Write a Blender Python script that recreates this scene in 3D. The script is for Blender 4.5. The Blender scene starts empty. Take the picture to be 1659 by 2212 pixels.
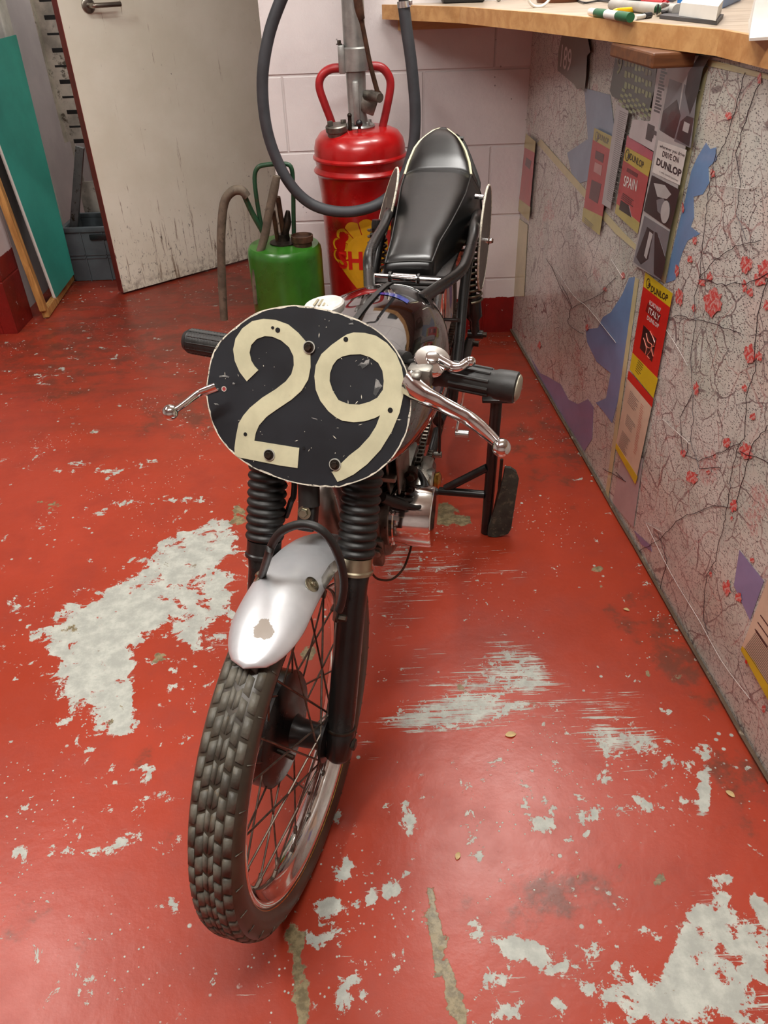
import bpy, bmesh, math, random
from math import sin, cos, radians, pi, atan, atan2
from mathutils import Vector as V, Matrix
random.seed(7)
scn = bpy.context.scene
COL = scn.collection
# ------------------------------------------------------------------ camera model
W, H, F = 1659, 2212, 1680.0
PITCH = atan(F / 2366.0); ROLL = atan2(85, 2364); CAM = V((0, 0, 1.22))
fwd = V((0, cos(PITCH), -sin(PITCH))); rt = V((1, 0, 0)); up0 = rt.cross(fwd)
RR = cos(ROLL) * rt - sin(ROLL) * up0
UU = RR.cross(fwd)
def ray(x, y): return fwd + RR * ((x - W / 2) / F) - UU * ((y - H / 2) / F)
def PP(x, y, p0, n):
    d = ray(x, y); return CAM + d * ((V(p0) - CAM).dot(V(n)) / d.dot(V(n)))
def PZ(x, y, z=0.0): return PP(x, y, (0, 0, z), (0, 0, 1))
def PY(x, y, yy): return PP(x, y, (0, yy, 0), (0, 1, 0))
cam = bpy.data.cameras.new('camera'); cam.sensor_fit = 'HORIZONTAL'; cam.sensor_width = 36; cam.lens = 36 * F / W
cam.clip_start = 0.02
co = bpy.data.objects.new('camera', cam); COL.objects.link(co)
co.matrix_world = Matrix.Translation(CAM) @ Matrix((RR, UU, -fwd)).transposed().to_4x4()
scn.camera = co

# ------------------------------------------------------------------ materials
def srgb(r, g, b):
    f = lambda c: (c / 12.92 if c <= .04045 else ((c + .055) / 1.055) ** 2.4)
    return (f(r / 255), f(g / 255), f(b / 255), 1)
class NT:
    def __init__(s, name):
        s.m = bpy.data.materials.new(name); s.m.use_nodes = True; s.t = s.m.node_tree
        s.b = s.t.nodes['Principled BSDF']
        s.tc = s.t.nodes.new('ShaderNodeTexCoord')
    def n(s, typ, **k):
        o = s.t.nodes.new(typ)
        for a, v in k.items(): setattr(o, a, v)
        return o
    def l(s, a, b): s.t.links.new(a, b)
    def set(s, sock, v):
        i = s.b.inputs[sock]
        if isinstance(v, bpy.types.NodeSocket): s.l(v, i)
        else: i.default_value = v
    def math(s, op, a, b=0.0, c=None, clamp=False):
        o = s.n('ShaderNodeMath', operation=op, use_clamp=clamp)
        for i, v in enumerate((a, b) if c is None else (a, b, c)):
            if isinstance(v, bpy.types.NodeSocket): s.l(v, o.inputs[i])
            else: o.inputs[i].default_value = v
        return o.outputs[0]
    def coords(s, scale=(1, 1, 1), rot=(0, 0, 0), loc=(0, 0, 0), src=None):
        mp = s.n('ShaderNodeMapping'); mp.inputs['Scale'].default_value = scale
        mp.inputs['Rotation'].default_value = rot; mp.inputs['Location'].default_value = loc
        s.l(src or s.tc.outputs['Object'], mp.inputs['Vector']); return mp.outputs[0]
    def noise(s, scale, detail=4, rough=.55, vec=None, dist=0.0):
        o = s.n('ShaderNodeTexNoise'); o.inputs['Scale'].default_value = scale
        o.inputs['Detail'].default_value = detail; o.inputs['Roughness'].default_value = rough
        o.inputs['Distortion'].default_value = dist
        s.l(vec or s.tc.outputs['Object'], o.inputs['Vector']); return o.outputs['Fac']
    def vor(s, scale, feature='F1', vec=None, rand=1.0):
        o = s.n('ShaderNodeTexVoronoi', feature=feature); o.inputs['Scale'].default_value = scale
        o.inputs['Randomness'].default_value = rand
        s.l(vec or s.tc.outputs['Object'], o.inputs['Vector']); return o
    def ramp(s, fac, lo, hi, inv=False):
        o = s.n('ShaderNodeMapRange', interpolation_type='SMOOTHSTEP'); s.l(fac, o.inputs['Value'])
        o.inputs['From Min'].default_value = lo; o.inputs['From Max'].default_value = hi
        if inv: o.inputs['To Min'].default_value = 1; o.inputs['To Max'].default_value = 0
        return o.outputs['Result']
    def mix(s, fac, a, b):
        o = s.n('ShaderNodeMix', data_type='RGBA')
        for i, v in ((0, fac), (6, a), (7, b)):
            if isinstance(v, bpy.types.NodeSocket): s.l(v, o.inputs[i])
            else: o.inputs[i].default_value = v
        return o.outputs[2]
    def bump(s, h, strength=.3, dist=.002):
        o = s.n('ShaderNodeBump'); o.inputs['Strength'].default_value = strength; o.inputs['Distance'].default_value = dist
        s.l(h, o.inputs['Height']); s.l(o.outputs[0], s.b.inputs['Normal']); return o.outputs[0]
MATS = {}
def mat(name, col, rough=.5, metal=0.0, coat=0.0, var=.12, scale=14, bump=0.0, bscale=60, dirt=None, dirtcol=(60, 50, 38), coatr=.05, spec=None, rvar=.12):
    if name in MATS: return MATS[name]
    t = NT(name); c = srgb(*col)
    nz = t.noise(scale, 5, .6)
    dark = tuple(v * (1 - var * 2) for v in c[:3]) + (1,); lite = tuple(min(1, v * (1 + var)) for v in c[:3]) + (1,)
    cc = t.mix(t.ramp(nz, .3, .7), dark, lite)
    if dirt is not None:
        d = t.ramp(t.noise(scale * 2.3, 7, .7), 1 - dirt - .06, 1 - dirt + .06)
        cc = t.mix(d, cc, srgb(*dirtcol))
    t.set('Base Color', cc); t.set('Metallic', metal)
    t.set('Roughness', t.math('MULTIPLY_ADD', nz, rvar * 2, rough - rvar, clamp=True) if rvar else rough)
    t.set('Coat Weight', coat); t.set('Coat Roughness', coatr)
    if spec is not None: t.set('Specular IOR Level', spec)
    if bump: t.bump(t.noise(bscale, 5, .6), bump, .002)
    MATS[name] = t.m; return t.m
M_black = mat('black_paint', (22, 21, 20), .3, dirt=.3, dirtcol=(52, 44, 36))
M_gloss = mat('gloss_black', (9, 9, 9), .05, coat=1, var=.05, rvar=.02, coatr=.02)
M_rubber = mat('rubber', (27, 26, 24), .5, var=.2, scale=30, bump=.2, bscale=120)
M_tyre = mat('tyre_rubber', (90, 86, 76), .55, var=.25, scale=25, bump=.35, bscale=150, dirt=.38, dirtcol=(92, 82, 64))
M_wall_t = mat('tyre_sidewall', (66, 58, 47), .42, var=.2, scale=12, dirt=.35, dirtcol=(78, 62, 45))
M_chrome = mat('chrome', (222, 221, 219), .09, 1, var=.05, rvar=.03, scale=40)
M_alu = mat('aluminium', (186, 186, 184), .27, 1, var=.08, scale=9, bump=.06, bscale=25)
M_castalu = mat('cast_aluminium', (140, 136, 128), .45, 1, var=.2, scale=30, bump=.25, bscale=90, dirt=.36, dirtcol=(52, 44, 34))
M_greymetal = mat('grey_metal', (172, 172, 168), .4, .7, var=.14, scale=18, bump=.15, bscale=60, dirt=.33, dirtcol=(84, 80, 72))
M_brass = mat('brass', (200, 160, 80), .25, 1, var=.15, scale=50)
M_darkmetal = mat('dark_metal', (62, 55, 48), .45, .8, var=.3, scale=40, dirt=.4, dirtcol=(70, 52, 38))
M_spoke = mat('spoke_steel', (108, 98, 88), .4, .8, var=.25, scale=60)
M_rust = mat('rusty_steel', (84, 58, 42), .6, .4, var=.3, scale=30, bump=.3)
M_leather = mat('black_leather', (11, 12, 12), .34, var=.2, scale=7, coat=.2, coatr=.25, bump=.16, bscale=22)
M_cream = mat('cream_vinyl', (222, 214, 176), .45, var=.05, scale=12, dirt=.27, dirtcol=(170, 156, 118))
M_plate = mat('plate_black', (24, 28, 33), .5, var=.15, scale=15, dirt=.25, dirtcol=(60, 62, 64))
M_chip = mat('chipped_edge', (214, 208, 190), .6, var=.15, scale=90, dirt=.4, dirtcol=(50, 48, 44))
M_red = mat('red_enamel', (172, 14, 16), .3, coat=.5, var=.12, scale=6, dirt=.3, dirtcol=(128, 12, 10), coatr=.15)
M_redhandle = mat('red_tube', (164, 34, 38), .35, var=.12, scale=18, dirt=.3, dirtcol=(120, 30, 28))
M_yellow = mat('yellow_emblem', (200, 150, 20), .4, var=.08, scale=8)
M_redtext = mat('red_lettering', (190, 26, 14), .45, var=.06)
M_green = mat('green_enamel', (44, 104, 28), .3, coat=.3, var=.16, scale=7, dirt=.28, dirtcol=(48, 66, 30), coatr=.2)
M_greentube = mat('green_tube', (34, 74, 48), .45, var=.2, scale=20, dirt=.38, dirtcol=(66, 56, 40))
M_hosebrown = mat('old_hose', (98, 86, 72), .7, var=.2, scale=25, bump=.4, dirt=.4, dirtcol=(72, 62, 52))
M_hose = mat('hose_rubber', (58, 60, 64), .6, var=.12, scale=18, bump=.15)
M_wood = None
def woodmat(name, c1, c2, rot=(0, 0, 0), sc=(3, 30, 30), rough=.5):
    if name in MATS: return MATS[name]
    t = NT(name); v = t.coords(sc, rot)
    n1 = t.noise(2.2, 6, .6, v, .6); n2 = t.noise(9, 3, .5, v)
    c = t.mix(t.ramp(n1, .3, .7), srgb(*c1), srgb(*c2))
    c = t.mix(t.math('MULTIPLY', t.ramp(n2, .6, .75), .15), c, srgb(c1[0] * .6, c1[1] * .55, c1[2] * .5))
    t.set('Base Color', c); t.set('Roughness', rough); t.bump(n1, .15, .001); MATS[name] = t.m; return t.m
M_wood = woodmat('pine_edge', (184, 134, 80), (206, 160, 104), (0, 0, -1.1), (1.2, 14, 14))
M_woodframe = woodmat('pine_frame', (150, 104, 54), (202, 152, 88), (0, 0, 0), (30, 30, 3))
M_woodtop = woodmat('worn_worktop', (150, 130, 108), (190, 174, 154), (0, 0, -1.1), (2, 20, 20), .35)
M_teal = mat('teal_board', (52, 150, 136), .45, var=.13, scale=2.5, rvar=.05)
M_white = mat('white_plastic', (232, 230, 224), .4, var=.03)
M_paper = mat('paper', (222, 220, 214), .7, var=.04, scale=9)
M_greyplastic = mat('grey_plastic', (86, 94, 99), .45, var=.1, scale=10)
M_dark = mat('dark_plastic', (26, 27, 30), .4)
M_slot = mat('slotted_alu', (200, 196, 188), .4, .35, var=.22, scale=9, dirt=.38, dirtcol=(96, 90, 80))
M_pad = mat('dusty_pad', (52, 54, 46), .75, var=.25, scale=30, bump=.4, bscale=140, dirt=.42, dirtcol=(86, 82, 66))
M_doorred = mat('door_edge_red', (120, 44, 38), .5, var=.12, scale=8)

# ------------------------------------------------------------------ mesh helpers
WL = {}                                       # world origin of every object (nothing is rotated)
def tagit(o, label=None, cat=None, group=None, kind=None):
    for k, v in (('label', label), ('category', cat), ('group', group), ('kind', kind)):
        if v: o[k] = v
    return o
def root(name, loc, label, cat, group=None):
    o = bpy.data.objects.new(name, None); COL.objects.link(o); o.location = loc; o.empty_display_size = .05
    WL[o.name] = V(loc); return tagit(o, label, cat, group)
def link(name, verts, faces, m, parent=None, smooth=False, mi=None, label=None, sharp=None):
    vs = [V(v) for v in verts]
    mn = V([min(v[i] for v in vs) for i in range(3)]); mx = V([max(v[i] for v in vs) for i in range(3)])
    c = (mn + mx) / 2
    me = bpy.data.meshes.new(name); me.from_pydata([v - c for v in vs], [], faces)
    ms = m if isinstance(m, (list, tuple)) else [m]
    for x in ms: me.materials.append(x)
    if mi: me.polygons.foreach_set('material_index', mi)
    bm = bmesh.new(); bm.from_mesh(me)
    if sharp != 'open': bmesh.ops.recalc_face_normals(bm, faces=bm.faces)
    if smooth:
        for f in bm.faces: f.smooth = True
        if smooth is True:
            for e in bm.edges:
                if len(e.link_faces) == 2 and e.calc_face_angle(0) > radians(42): e.smooth = False
    bm.to_mesh(me); bm.free()
    o = bpy.data.objects.new(name, me); COL.objects.link(o)
    if parent is not None:
        o.parent = parent; o.location = c - WL[parent.name]
    else: o.location = c
    WL[o.name] = c
    if label: o['label'] = label
    return o
class G:
    """collects verts and faces of one part"""
    def __init__(s): s.v = []; s.f = []; s.mi = []; s.cur = 0
    def add(s, vs, fs):
        b = len(s.v); s.v += [V(v) for v in vs]; s.f += [tuple(b + i for i in f) for f in fs]; s.mi += [s.cur] * len(fs); return s
    def go(s, name, m, parent=None, smooth=True, label=None): return link(name, s.v, s.f, m, parent, smooth, s.mi, label)
    def box(s, c, ax, ay, az, dx, dy, dz, bev=0.0):
        c = V(c); ax = V(ax).normalized(); ay = V(ay).normalized(); az = V(az).normalized()
        if bev <= 0:
            vs = [c + ax * (dx / 2 * i) + ay * (dy / 2 * j) + az * (dz / 2 * k) for i in (-1, 1) for j in (-1, 1) for k in (-1, 1)]
            return s.add(vs, [(0, 1, 3, 2), (4, 6, 7, 5), (0, 4, 5, 1), (2, 3, 7, 6), (0, 2, 6, 4), (1, 5, 7, 3)])
        bm = bmesh.new(); bmesh.ops.create_cube(bm, size=1)
        for v in bm.verts: v.co = V((v.co.x * dx, v.co.y * dy, v.co.z * dz))
        bmesh.ops.bevel(bm, geom=bm.edges[:], offset=min(bev, .49 * min(dx, dy, dz)), segments=2, affect='EDGES', profile=.5)
        vs = [c + ax * v.co.x + ay * v.co.y + az * v.co.z for v in bm.verts]; fs = [tuple(v.index for v in f.verts) for f in bm.faces]
        bm.free(); return s.add(vs, fs)
    def tube(s, pts, r, seg=12, cap=True, sub=0, flat=None):
        pts = [V(p) for p in pts]; rs = r if isinstance(r, (list, tuple)) else [r] * len(pts)
        if sub:
            P = []; Q = []; n = len(pts)
            for i in range(n - 1):
                p0, p1, p2, p3 = pts[max(i - 1, 0)], pts[i], pts[i + 1], pts[min(i + 2, n - 1)]
                for k in range(sub):
                    t = k / sub
                    P.append(.5 * ((2 * p1) + (p2 - p0) * t + (2 * p0 - 5 * p1 + 4 * p2 - p3) * t * t + (3 * p1 - p0 - 3 * p2 + p3) * t ** 3))
                    Q.append(rs[i] + (rs[i + 1] - rs[i]) * t)
            P.append(pts[-1]); Q.append(rs[-1]); pts, rs = P, Q
        n = len(pts); tan = [(pts[min(i + 1, n - 1)] - pts[max(i - 1, 0)]).normalized() for i in range(n)]
        a = tan[0].orthogonal().normalized() if flat is None else (V(flat[0]) - tan[0] * V(flat[0]).dot(tan[0])).normalized()
        vs = []; fs = []
        for i in range(n):
            a = (a - tan[i] * a.dot(tan[i])).normalized(); b = tan[i].cross(a)
            kb = 1 if flat is None else flat[1]
            for k in range(seg):
                q = 2 * pi * k / seg; vs.append(pts[i] + a * (cos(q) * rs[i]) + b * (sin(q) * rs[i] * kb))
        for i in range(n - 1):
            for k in range(seg):
                k2 = (k + 1) % seg; fs.append((i * seg + k, i * seg + k2, (i + 1) * seg + k2, (i + 1) * seg + k))
        if cap: fs.append(tuple(range(seg))); fs.append(tuple((n - 1) * seg + k for k in range(seg)))
        return s.add(vs, fs)
    def lathe(s, o, ax, prof, seg=32, closed=False):
        """prof: list of (radius, distance along axis)"""
        o = V(o); ax = V(ax).normalized(); a = ax.orthogonal().normalized(); b = ax.cross(a); vs = []; fs = []
        for (r, h) in prof:
            for k in range(seg):
                q = 2 * pi * k / seg; vs.append(o + ax * h + a * (cos(q) * r) + b * (sin(q) * r))
        n = len(prof)
        for i in range(n if closed else n - 1):
            j = (i + 1) % n
            for k in range(seg):
                k2 = (k + 1) % seg; fs.append((i * seg + k, i * seg + k2, j * seg + k2, j * seg + k))
        if not closed:
            if prof[0][0] > 1e-5: fs.append(tuple(range(seg)))
            if prof[-1][0] > 1e-5: fs.append(tuple((n - 1) * seg + k for k in range(seg)))
        return s.add(vs, fs)
    def poly(s, pts, n, th):
        """flat outline extruded by th along n (outline lies on the front face)"""
        pts = [V(p) for p in pts]; n = V(n).normalized(); k = len(pts)
        bm = bmesh.new(); fr = [bm.verts.new(p) for p in pts]; ed = [bm.edges.new((fr[i], fr[(i + 1) % k])) for i in range(k)]
        bmesh.ops.triangle_fill(bm, use_beauty=True, use_dissolve=False, edges=ed, normal=n)
        bm.verts.index_update(); tri = [tuple(v.index for v in f.verts) for f in bm.faces]; bm.free()
        vs = pts + [p - n * th for p in pts]
        fs = list(tri) + [tuple(i + k for i in t[::-1]) for t in tri] + [(i, (i + 1) % k, (i + 1) % k + k, i + k) for i in range(k)]
        return s.add(vs, fs)
    def ball(s, c, r, seg=16, sc=(1, 1, 1)):
        bm = bmesh.new(); bmesh.ops.create_uvsphere(bm, u_segments=seg, v_segments=seg // 2 + 2, radius=r)
        bm.verts.index_update(); c = V(c)
        vs = [c + V((v.co.x * sc[0], v.co.y * sc[1], v.co.z * sc[2])) for v in bm.verts]; fs = [tuple(v.index for v in f.verts) for f in bm.faces]
        bm.free(); return s.add(vs, fs)
    def rows(s, R, closed=False):
        """loft: list of equally long point rows"""
        k = len(R[0]); vs = [p for r in R for p in r]; fs = []
        for i in range(len(R) - 1):
            for j in range(k if closed else k - 1):
                j2 = (j + 1) % k; fs.append((i * k + j, i * k + j2, (i + 1) * k + j2, (i + 1) * k + j))
        if closed: fs.append(tuple(range(k))); fs.append(tuple((len(R) - 1) * k + j for j in range(k)))
        return s.add(vs, fs)
    def bolt(s, c, n, r, h, hexa=True):
        s.lathe(c, n, [(r * 1.5, 0), (r * 1.5, h * .25), (r * 1.1, h * .3)], 20)
        return s.lathe(c, n, [(r, 0), (r, h), (r * .85, h * 1.15)], 6 if hexa else 16)
def textmesh(body, size, bold=0.0, shear=0.0, spacing=1.0, sx=1.0):
    cu = bpy.data.curves.new('lettering', 'FONT'); cu.body = body; cu.size = size; cu.offset = bold; cu.shear = shear; cu.space_character = spacing
    cu.align_x = 'CENTER'; cu.align_y = 'CENTER'; cu.resolution_u = 3
    ob = bpy.data.objects.new('lettering', cu); COL.objects.link(ob)
    dg = bpy.context.evaluated_depsgraph_get(); me = bpy.data.meshes.new_from_object(ob.evaluated_get(dg))
    vs = [V((v.co.x * sx, v.co.y, 0)) for v in me.vertices]; fs = [tuple(p.vertices) for p in me.polygons]
    bpy.data.objects.remove(ob); bpy.data.meshes.remove(me); bpy.data.curves.remove(cu)
    return vs, fs
def put_text(body, size, o, ux, uy, m, parent, name='lettering', **k):
    vs, fs = textmesh(body, size, **k)
    if not vs: return
    ux = V(ux); uy = V(uy)
    return link(name, [V(o) + ux * v.x + uy * v.y for v in vs], fs, m, parent, False, sharp='open')
def struct(o): o['kind'] = 'structure'; return o

# ================================================================== THE ROOM
WY = 2.925                                    # face of the rear block wall
XL = -.338                                    # its left end (door jamb)
def cx(y): return .533 + .0665 * (2.93 - y)   # foot line of the counter front
# ---- floor
STROKES = [  # px centre, half sizes (px), angle, strength, kind   (worn paint, measured on the floor)
 (400,1200,120,55,-25,.9,0),(240,1340,140,70,-18,1.1,0),(210,1450,90,80,-60,1.1,0),(430,1290,60,110,12,.75,0),(250,1540,50,60,-20,.9,0),(180,1640,40,90,20,.35,0),
 (470,1170,50,50,0,.6,0),(330,1300,90,60,-20,.8,0),
 (430,1440,70,120,0,.25,0),(380,1540,60,90,0,.15,0),(330,1090,260,22,-6,.25,0),(230,1010,110,18,-3,.42,0),(80,1000,90,20,0,.25,0),(140,1200,120,60,0,.12,0),
 (220,1820,100,35,-10,.5,0),(60,1860,90,35,-30,.4,0),(345,1810,40,25,0,.3,0),(120,1990,80,70,0,.14,0),(160,2150,60,90,20,.35,0),(20,1500,15,300,0,.22,0),
 (1030,1215,100,60,15,.35,1),(900,1230,90,70,0,.45,1),(1060,1470,130,45,-8,.6,1),(1000,1540,170,42,-5,.75,1),(1110,1440,90,60,30,.6,1),(1180,1500,60,70,0,.4,1),
 (1330,1560,110,70,15,.38,1),(1350,1600,120,28,4,.5,0),(1310,1520,90,30,-5,.3,1),(1270,1650,160,50,0,.22,0),(1340,1745,130,28,-3,.62,0),(1210,1660,60,40,10,.25,0),
 (1520,1720,14,60,6,1.2,0),(1530,1600,10,60,4,.45,0),(1140,1740,60,50,0,.25,0),(900,1790,130,25,-5,.35,0),(880,1780,14,40,0,.7,0),(1030,1740,60,60,0,.22,0),
 (740,1800,26,50,0,.5,0),(740,1880,16,22,0,1,0),(700,1960,36,26,0,1,0),(804,1932,20,18,0,1.2,0),(848,1920,18,16,0,1.3,0),(870,1880,10,12,0,1.2,0),(1033,1850,14,16,0,1.2,0),(1265,1803,9,10,0,1.2,0),
 (720,2030,60,50,20,.45,0),(760,2110,60,60,0,.35,0),(700,2180,110,40,0,.3,0),(1090,2040,110,24,28,.75,0),(1080,2110,90,50,10,.5,0),(1180,2080,110,24,32,.7,0),(1060,2170,90,50,0,.5,0),
 (1340,2170,80,70,0,.4,0),(1500,2080,60,170,12,.85,0),(1580,2010,90,70,-30,.6,0),(1600,2130,90,90,30,.7,0),(1400,2060,120,60,0,.32,0),(1640,1950,40,50,0,.5,0),(1480,2180,160,50,0,.6,0),(1430,1960,60,40,0,.2,0),
 (100,810,70,20,0,.3,0),(830,1330,70,120,0,.3,1),(880,1420,90,60,0,.25,1),(1080,1310,120,90,0,.15,1),(540,2060,60,40,0,.2,0),(660,1900,60,80,0,.3,0),
 (280,760,120,40,0,.12,0),(450,1100,80,40,0,.22,0),(860,1180,60,60,0,.3,1),(820,1560,60,120,0,.2,1),(1300,2090,90,60,20,.42,0),(1420,2150,90,60,0,.5,0),(1520,1940,120,30,-35,.4,0),(1250,2180,90,40,0,.42,0),(1350,1990,80,40,10,.36,0),(1640,2040,40,90,0,.7,0),(960,2110,60,60,0,.3,0),(850,2080,80,40,0,.3,0),(1190,1760,120,40,0,.34,0),(1010,1690,150,60,0,.24,0),(1430,1640,120,90,0,.24,0),(590,2130,120,60,0,.24,0),(330,1950,160,50,0,.18,0),(60,1350,80,160,0,.2,0),(300,1700,80,60,0,.3,0),(480,1300,60,120,0,.5,0),(1210,1180,60,20,-20,.1,1)]
KHAKI = [(930,1950,13,45,-6,1),(950,2050,14,70,-8,1),(980,2150,16,80,-14,1),(640,2060,16,70,-8,.9),(655,2170,18,60,-4,.9),(515,1115,16,26,0,.8),(960,1110,30,26,0,.9),(1004,1125,16,12,0,.8),(665,1408,18,18,0,.8),
 (1255,1890,9,12,0,.9),(1345,1875,9,10,0,.9),(1395,1455,18,10,0,.5),(1465,1465,24,15,0,.55),(1290,1228,12,8,0,.6),(1300,1265,12,8,0,.6),(1430,1895,14,12,0,.7),(345,1415,16,12,0,.6),(235,1560,14,12,0,.8),(150,1360,18,12,0,.6),(1000,1480,16,9,0,.5),(100,1090,30,14,0,.4)]
DIRT = [(420,900,140,60,0,.6),(300,730,220,80,0,.55),(500,620,240,60,0,.5),(130,820,120,70,0,.45),(700,600,200,60,0,.4),(60,760,100,60,0,.5),(1190,930,90,130,40,.5),(1230,1010,60,90,40,.4),(1480,1420,70,180,-32,.55),(1600,1700,60,140,-30,.5),
 (1200,1930,150,70,0,.5),(1100,1960,200,60,0,.4),(1370,1330,60,100,-30,.35),(1150,790,60,90,0,.3),(150,2000,180,60,0,.2),(340,1640,60,30,0,.3),(1420,1930,90,60,0,.3)]
def world_ell(e):
    x, y, rx, ry, a = e[:5]; a = radians(a)
    c = PZ(x, y); p = PZ(x + rx * cos(a), y + rx * sin(a)) - c; q = PZ(x - ry * sin(a), y + ry * cos(a)) - c
    m = Matrix(((p.x, q.x), (p.y, q.y))); rad = max(p.length, q.length)
    return c.x, c.y, m.inverted(), rad
def build_floor():
    xs = []; x = -4.0
    while x < 3.01:
        xs.append(x); x += .014 if -1.9 <= x < .8 else .25
    ys = []; y = -2.2
    while y < 6.2:
        ys.append(y); y += .014 if .35 <= y < 3.6 else .2
    nx, ny = len(xs), len(ys)
    vs = [(x, y, 0) for y in ys for x in xs]
    fs = [(j * nx + i, j * nx + i + 1, (j + 1) * nx + i + 1, (j + 1) * nx + i) for j in range(ny - 1) for i in range(nx - 1)]
    me = bpy.data.meshes.new('floor'); me.from_pydata(vs, [], fs)
    arr = {k: [0.0] * len(vs) for k in ('peel', 'scratch', 'khaki', 'dirt')}
    import bisect
    def splat(e, key, amp, cap):
        X, Y, mi, rad = world_ell(e); r = rad * 1.9
        i0 = bisect.bisect_left(xs, X - r); i1 = bisect.bisect_right(xs, X + r); j0 = bisect.bisect_left(ys, Y - r); j1 = bisect.bisect_right(ys, Y + r)
        A = arr[key]
        for j in range(j0, j1):
            for i in range(i0, i1):
                dx, dy = xs[i] - X, ys[j] - Y
                u = mi[0][0] * dx + mi[0][1] * dy; w = mi[1][0] * dx + mi[1][1] * dy; q = u * u + w * w
                if q < 3.4:
                    g = amp / (1 + math.exp((math.sqrt(q) - 1) * 6)); k = j * nx + i; A[k] = min(cap, max(A[k], g) + .25 * min(A[k], g))
    for e in STROKES: splat(e, 'scratch' if e[6] else 'peel', e[5], 1.2)
    for e in KHAKI: splat(e, 'khaki', e[5], 1)
    for e in DIRT: splat(e, 'dirt', e[5], 1)
    for k, A in arr.items():
        at = me.attributes.new(k, 'FLOAT', 'POINT'); at.data.foreach_set('value', A)
    o = bpy.data.objects.new('floor', me); COL.objects.link(o); o['kind'] = 'structure'
    t = NT('painted_floor')
    def attr(nm): a = t.n('ShaderNodeAttribute'); a.attribute_name = nm; return a.outputs['Fac']
    P, S, K, D = attr('peel'), attr('scratch'), attr('khaki'), attr('dirt')
    big = t.noise(1.3, 4, .6); mid = t.noise(7, 6, .65)
    red = t.mix(t.ramp(big, .35, .65), srgb(150, 50, 27), srgb(166, 58, 36))
    red = t.mix(t.math('MULTIPLY', t.ramp(mid, .45, .75), .45), red, srgb(132, 46, 34))
    dn = t.math('ADD', t.math('MULTIPLY', D, .34), t.noise(11, 8, .72))
    red = t.mix(t.math('MULTIPLY', t.ramp(dn, .62, .8), .75), red, srgb(90, 54, 40))
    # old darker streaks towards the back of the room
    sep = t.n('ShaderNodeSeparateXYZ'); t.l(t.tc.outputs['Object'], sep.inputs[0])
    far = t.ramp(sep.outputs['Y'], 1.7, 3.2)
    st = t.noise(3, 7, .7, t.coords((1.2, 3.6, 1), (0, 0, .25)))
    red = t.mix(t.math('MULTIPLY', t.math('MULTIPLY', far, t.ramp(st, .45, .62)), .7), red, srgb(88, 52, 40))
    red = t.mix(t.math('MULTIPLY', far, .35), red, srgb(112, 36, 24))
    # peeled paint: pale grey undercoat
    pn = t.math('MULTIPLY_ADD', t.math('SUBTRACT', t.noise(19, 10, .7, None, .3), .5), 1.5, .5)
    peel = t.ramp(t.math('ADD', pn, t.math('MULTIPLY', P, .34)), .705, .725)
    sp = t.vor(34); spk = t.math('MULTIPLY', t.ramp(sp.outputs['Distance'], .10, .16, True), t.ramp(t.noise(5, 3), .56, .60))
    sp2 = t.vor(85); spk2 = t.math('MULTIPLY', t.ramp(sp2.outputs['Distance'], .10, .18, True), t.ramp(t.noise(4, 4, .6, t.coords((1, 1, 1), loc=(3, 1, 0))), .53, .58))
    masks = [peel, spk, spk2]
    for rot, sc, off in ((.25, (5, 150, 1), .0), (1.5, (4, 130, 1), 3.0), (-.5, (6, 160, 1), 7.0), (.9, (4, 140, 1), 11.0)):
        sn = t.noise(1.0, 6, .75, t.coords(sc, (0, 0, rot), (off, off, 0)), .25)
        th = t.math('ADD', sn, t.math('MULTIPLY', t.math('ADD', S, t.math('MULTIPLY', P, .5)), .30)); th = t.math('ADD', th, t.math('MULTIPLY', t.math('SUBTRACT', mid, .5), .28))
        masks.append(t.ramp(th, .735, .75))
    sn = t.ramp(t.math('ADD', t.noise(42, 8, .75), t.math('MULTIPLY', t.math('ADD', S, t.math('MULTIPLY', P, .6)), .3)), .735, .75); masks.append(sn)
    m = masks[0]
    for k in masks[1:]: m = t.math('MAXIMUM', m, k)
    pale = t.mix(t.ramp(t.noise(28, 6, .7), .35, .7), srgb(156, 158, 150), srgb(184, 186, 176))
    pale = t.mix(t.ramp(t.noise(16, 4, .6, t.coords((1, 1, 1), loc=(9, 4, 0))), .68, .72), pale, srgb(134, 124, 108))
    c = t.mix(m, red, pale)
    kn = t.ramp(t.math('ADD', t.math('MULTIPLY', K, .8), t.math('MULTIPLY', t.math('SUBTRACT', pn, .5), 1.4)), .36, .42)
    c = t.mix(kn, c, t.mix(t.ramp(t.noise(60, 5, .7), .4, .6), srgb(104, 92, 66), srgb(140, 126, 94)))
    t.set('Base Color', c)
    t.set('Roughness', t.math('MULTIPLY_ADD', m, .22, t.math('MULTIPLY_ADD', mid, .3, .2)))
    h = t.math('SUBTRACT', t.math('MULTIPLY', t.noise(22, 5, .6), .7), t.math('MULTIPLY', t.math('MAXIMUM', m, kn), .5))
    t.bump(h, .3, .004)
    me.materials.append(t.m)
build_floor()

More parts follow.
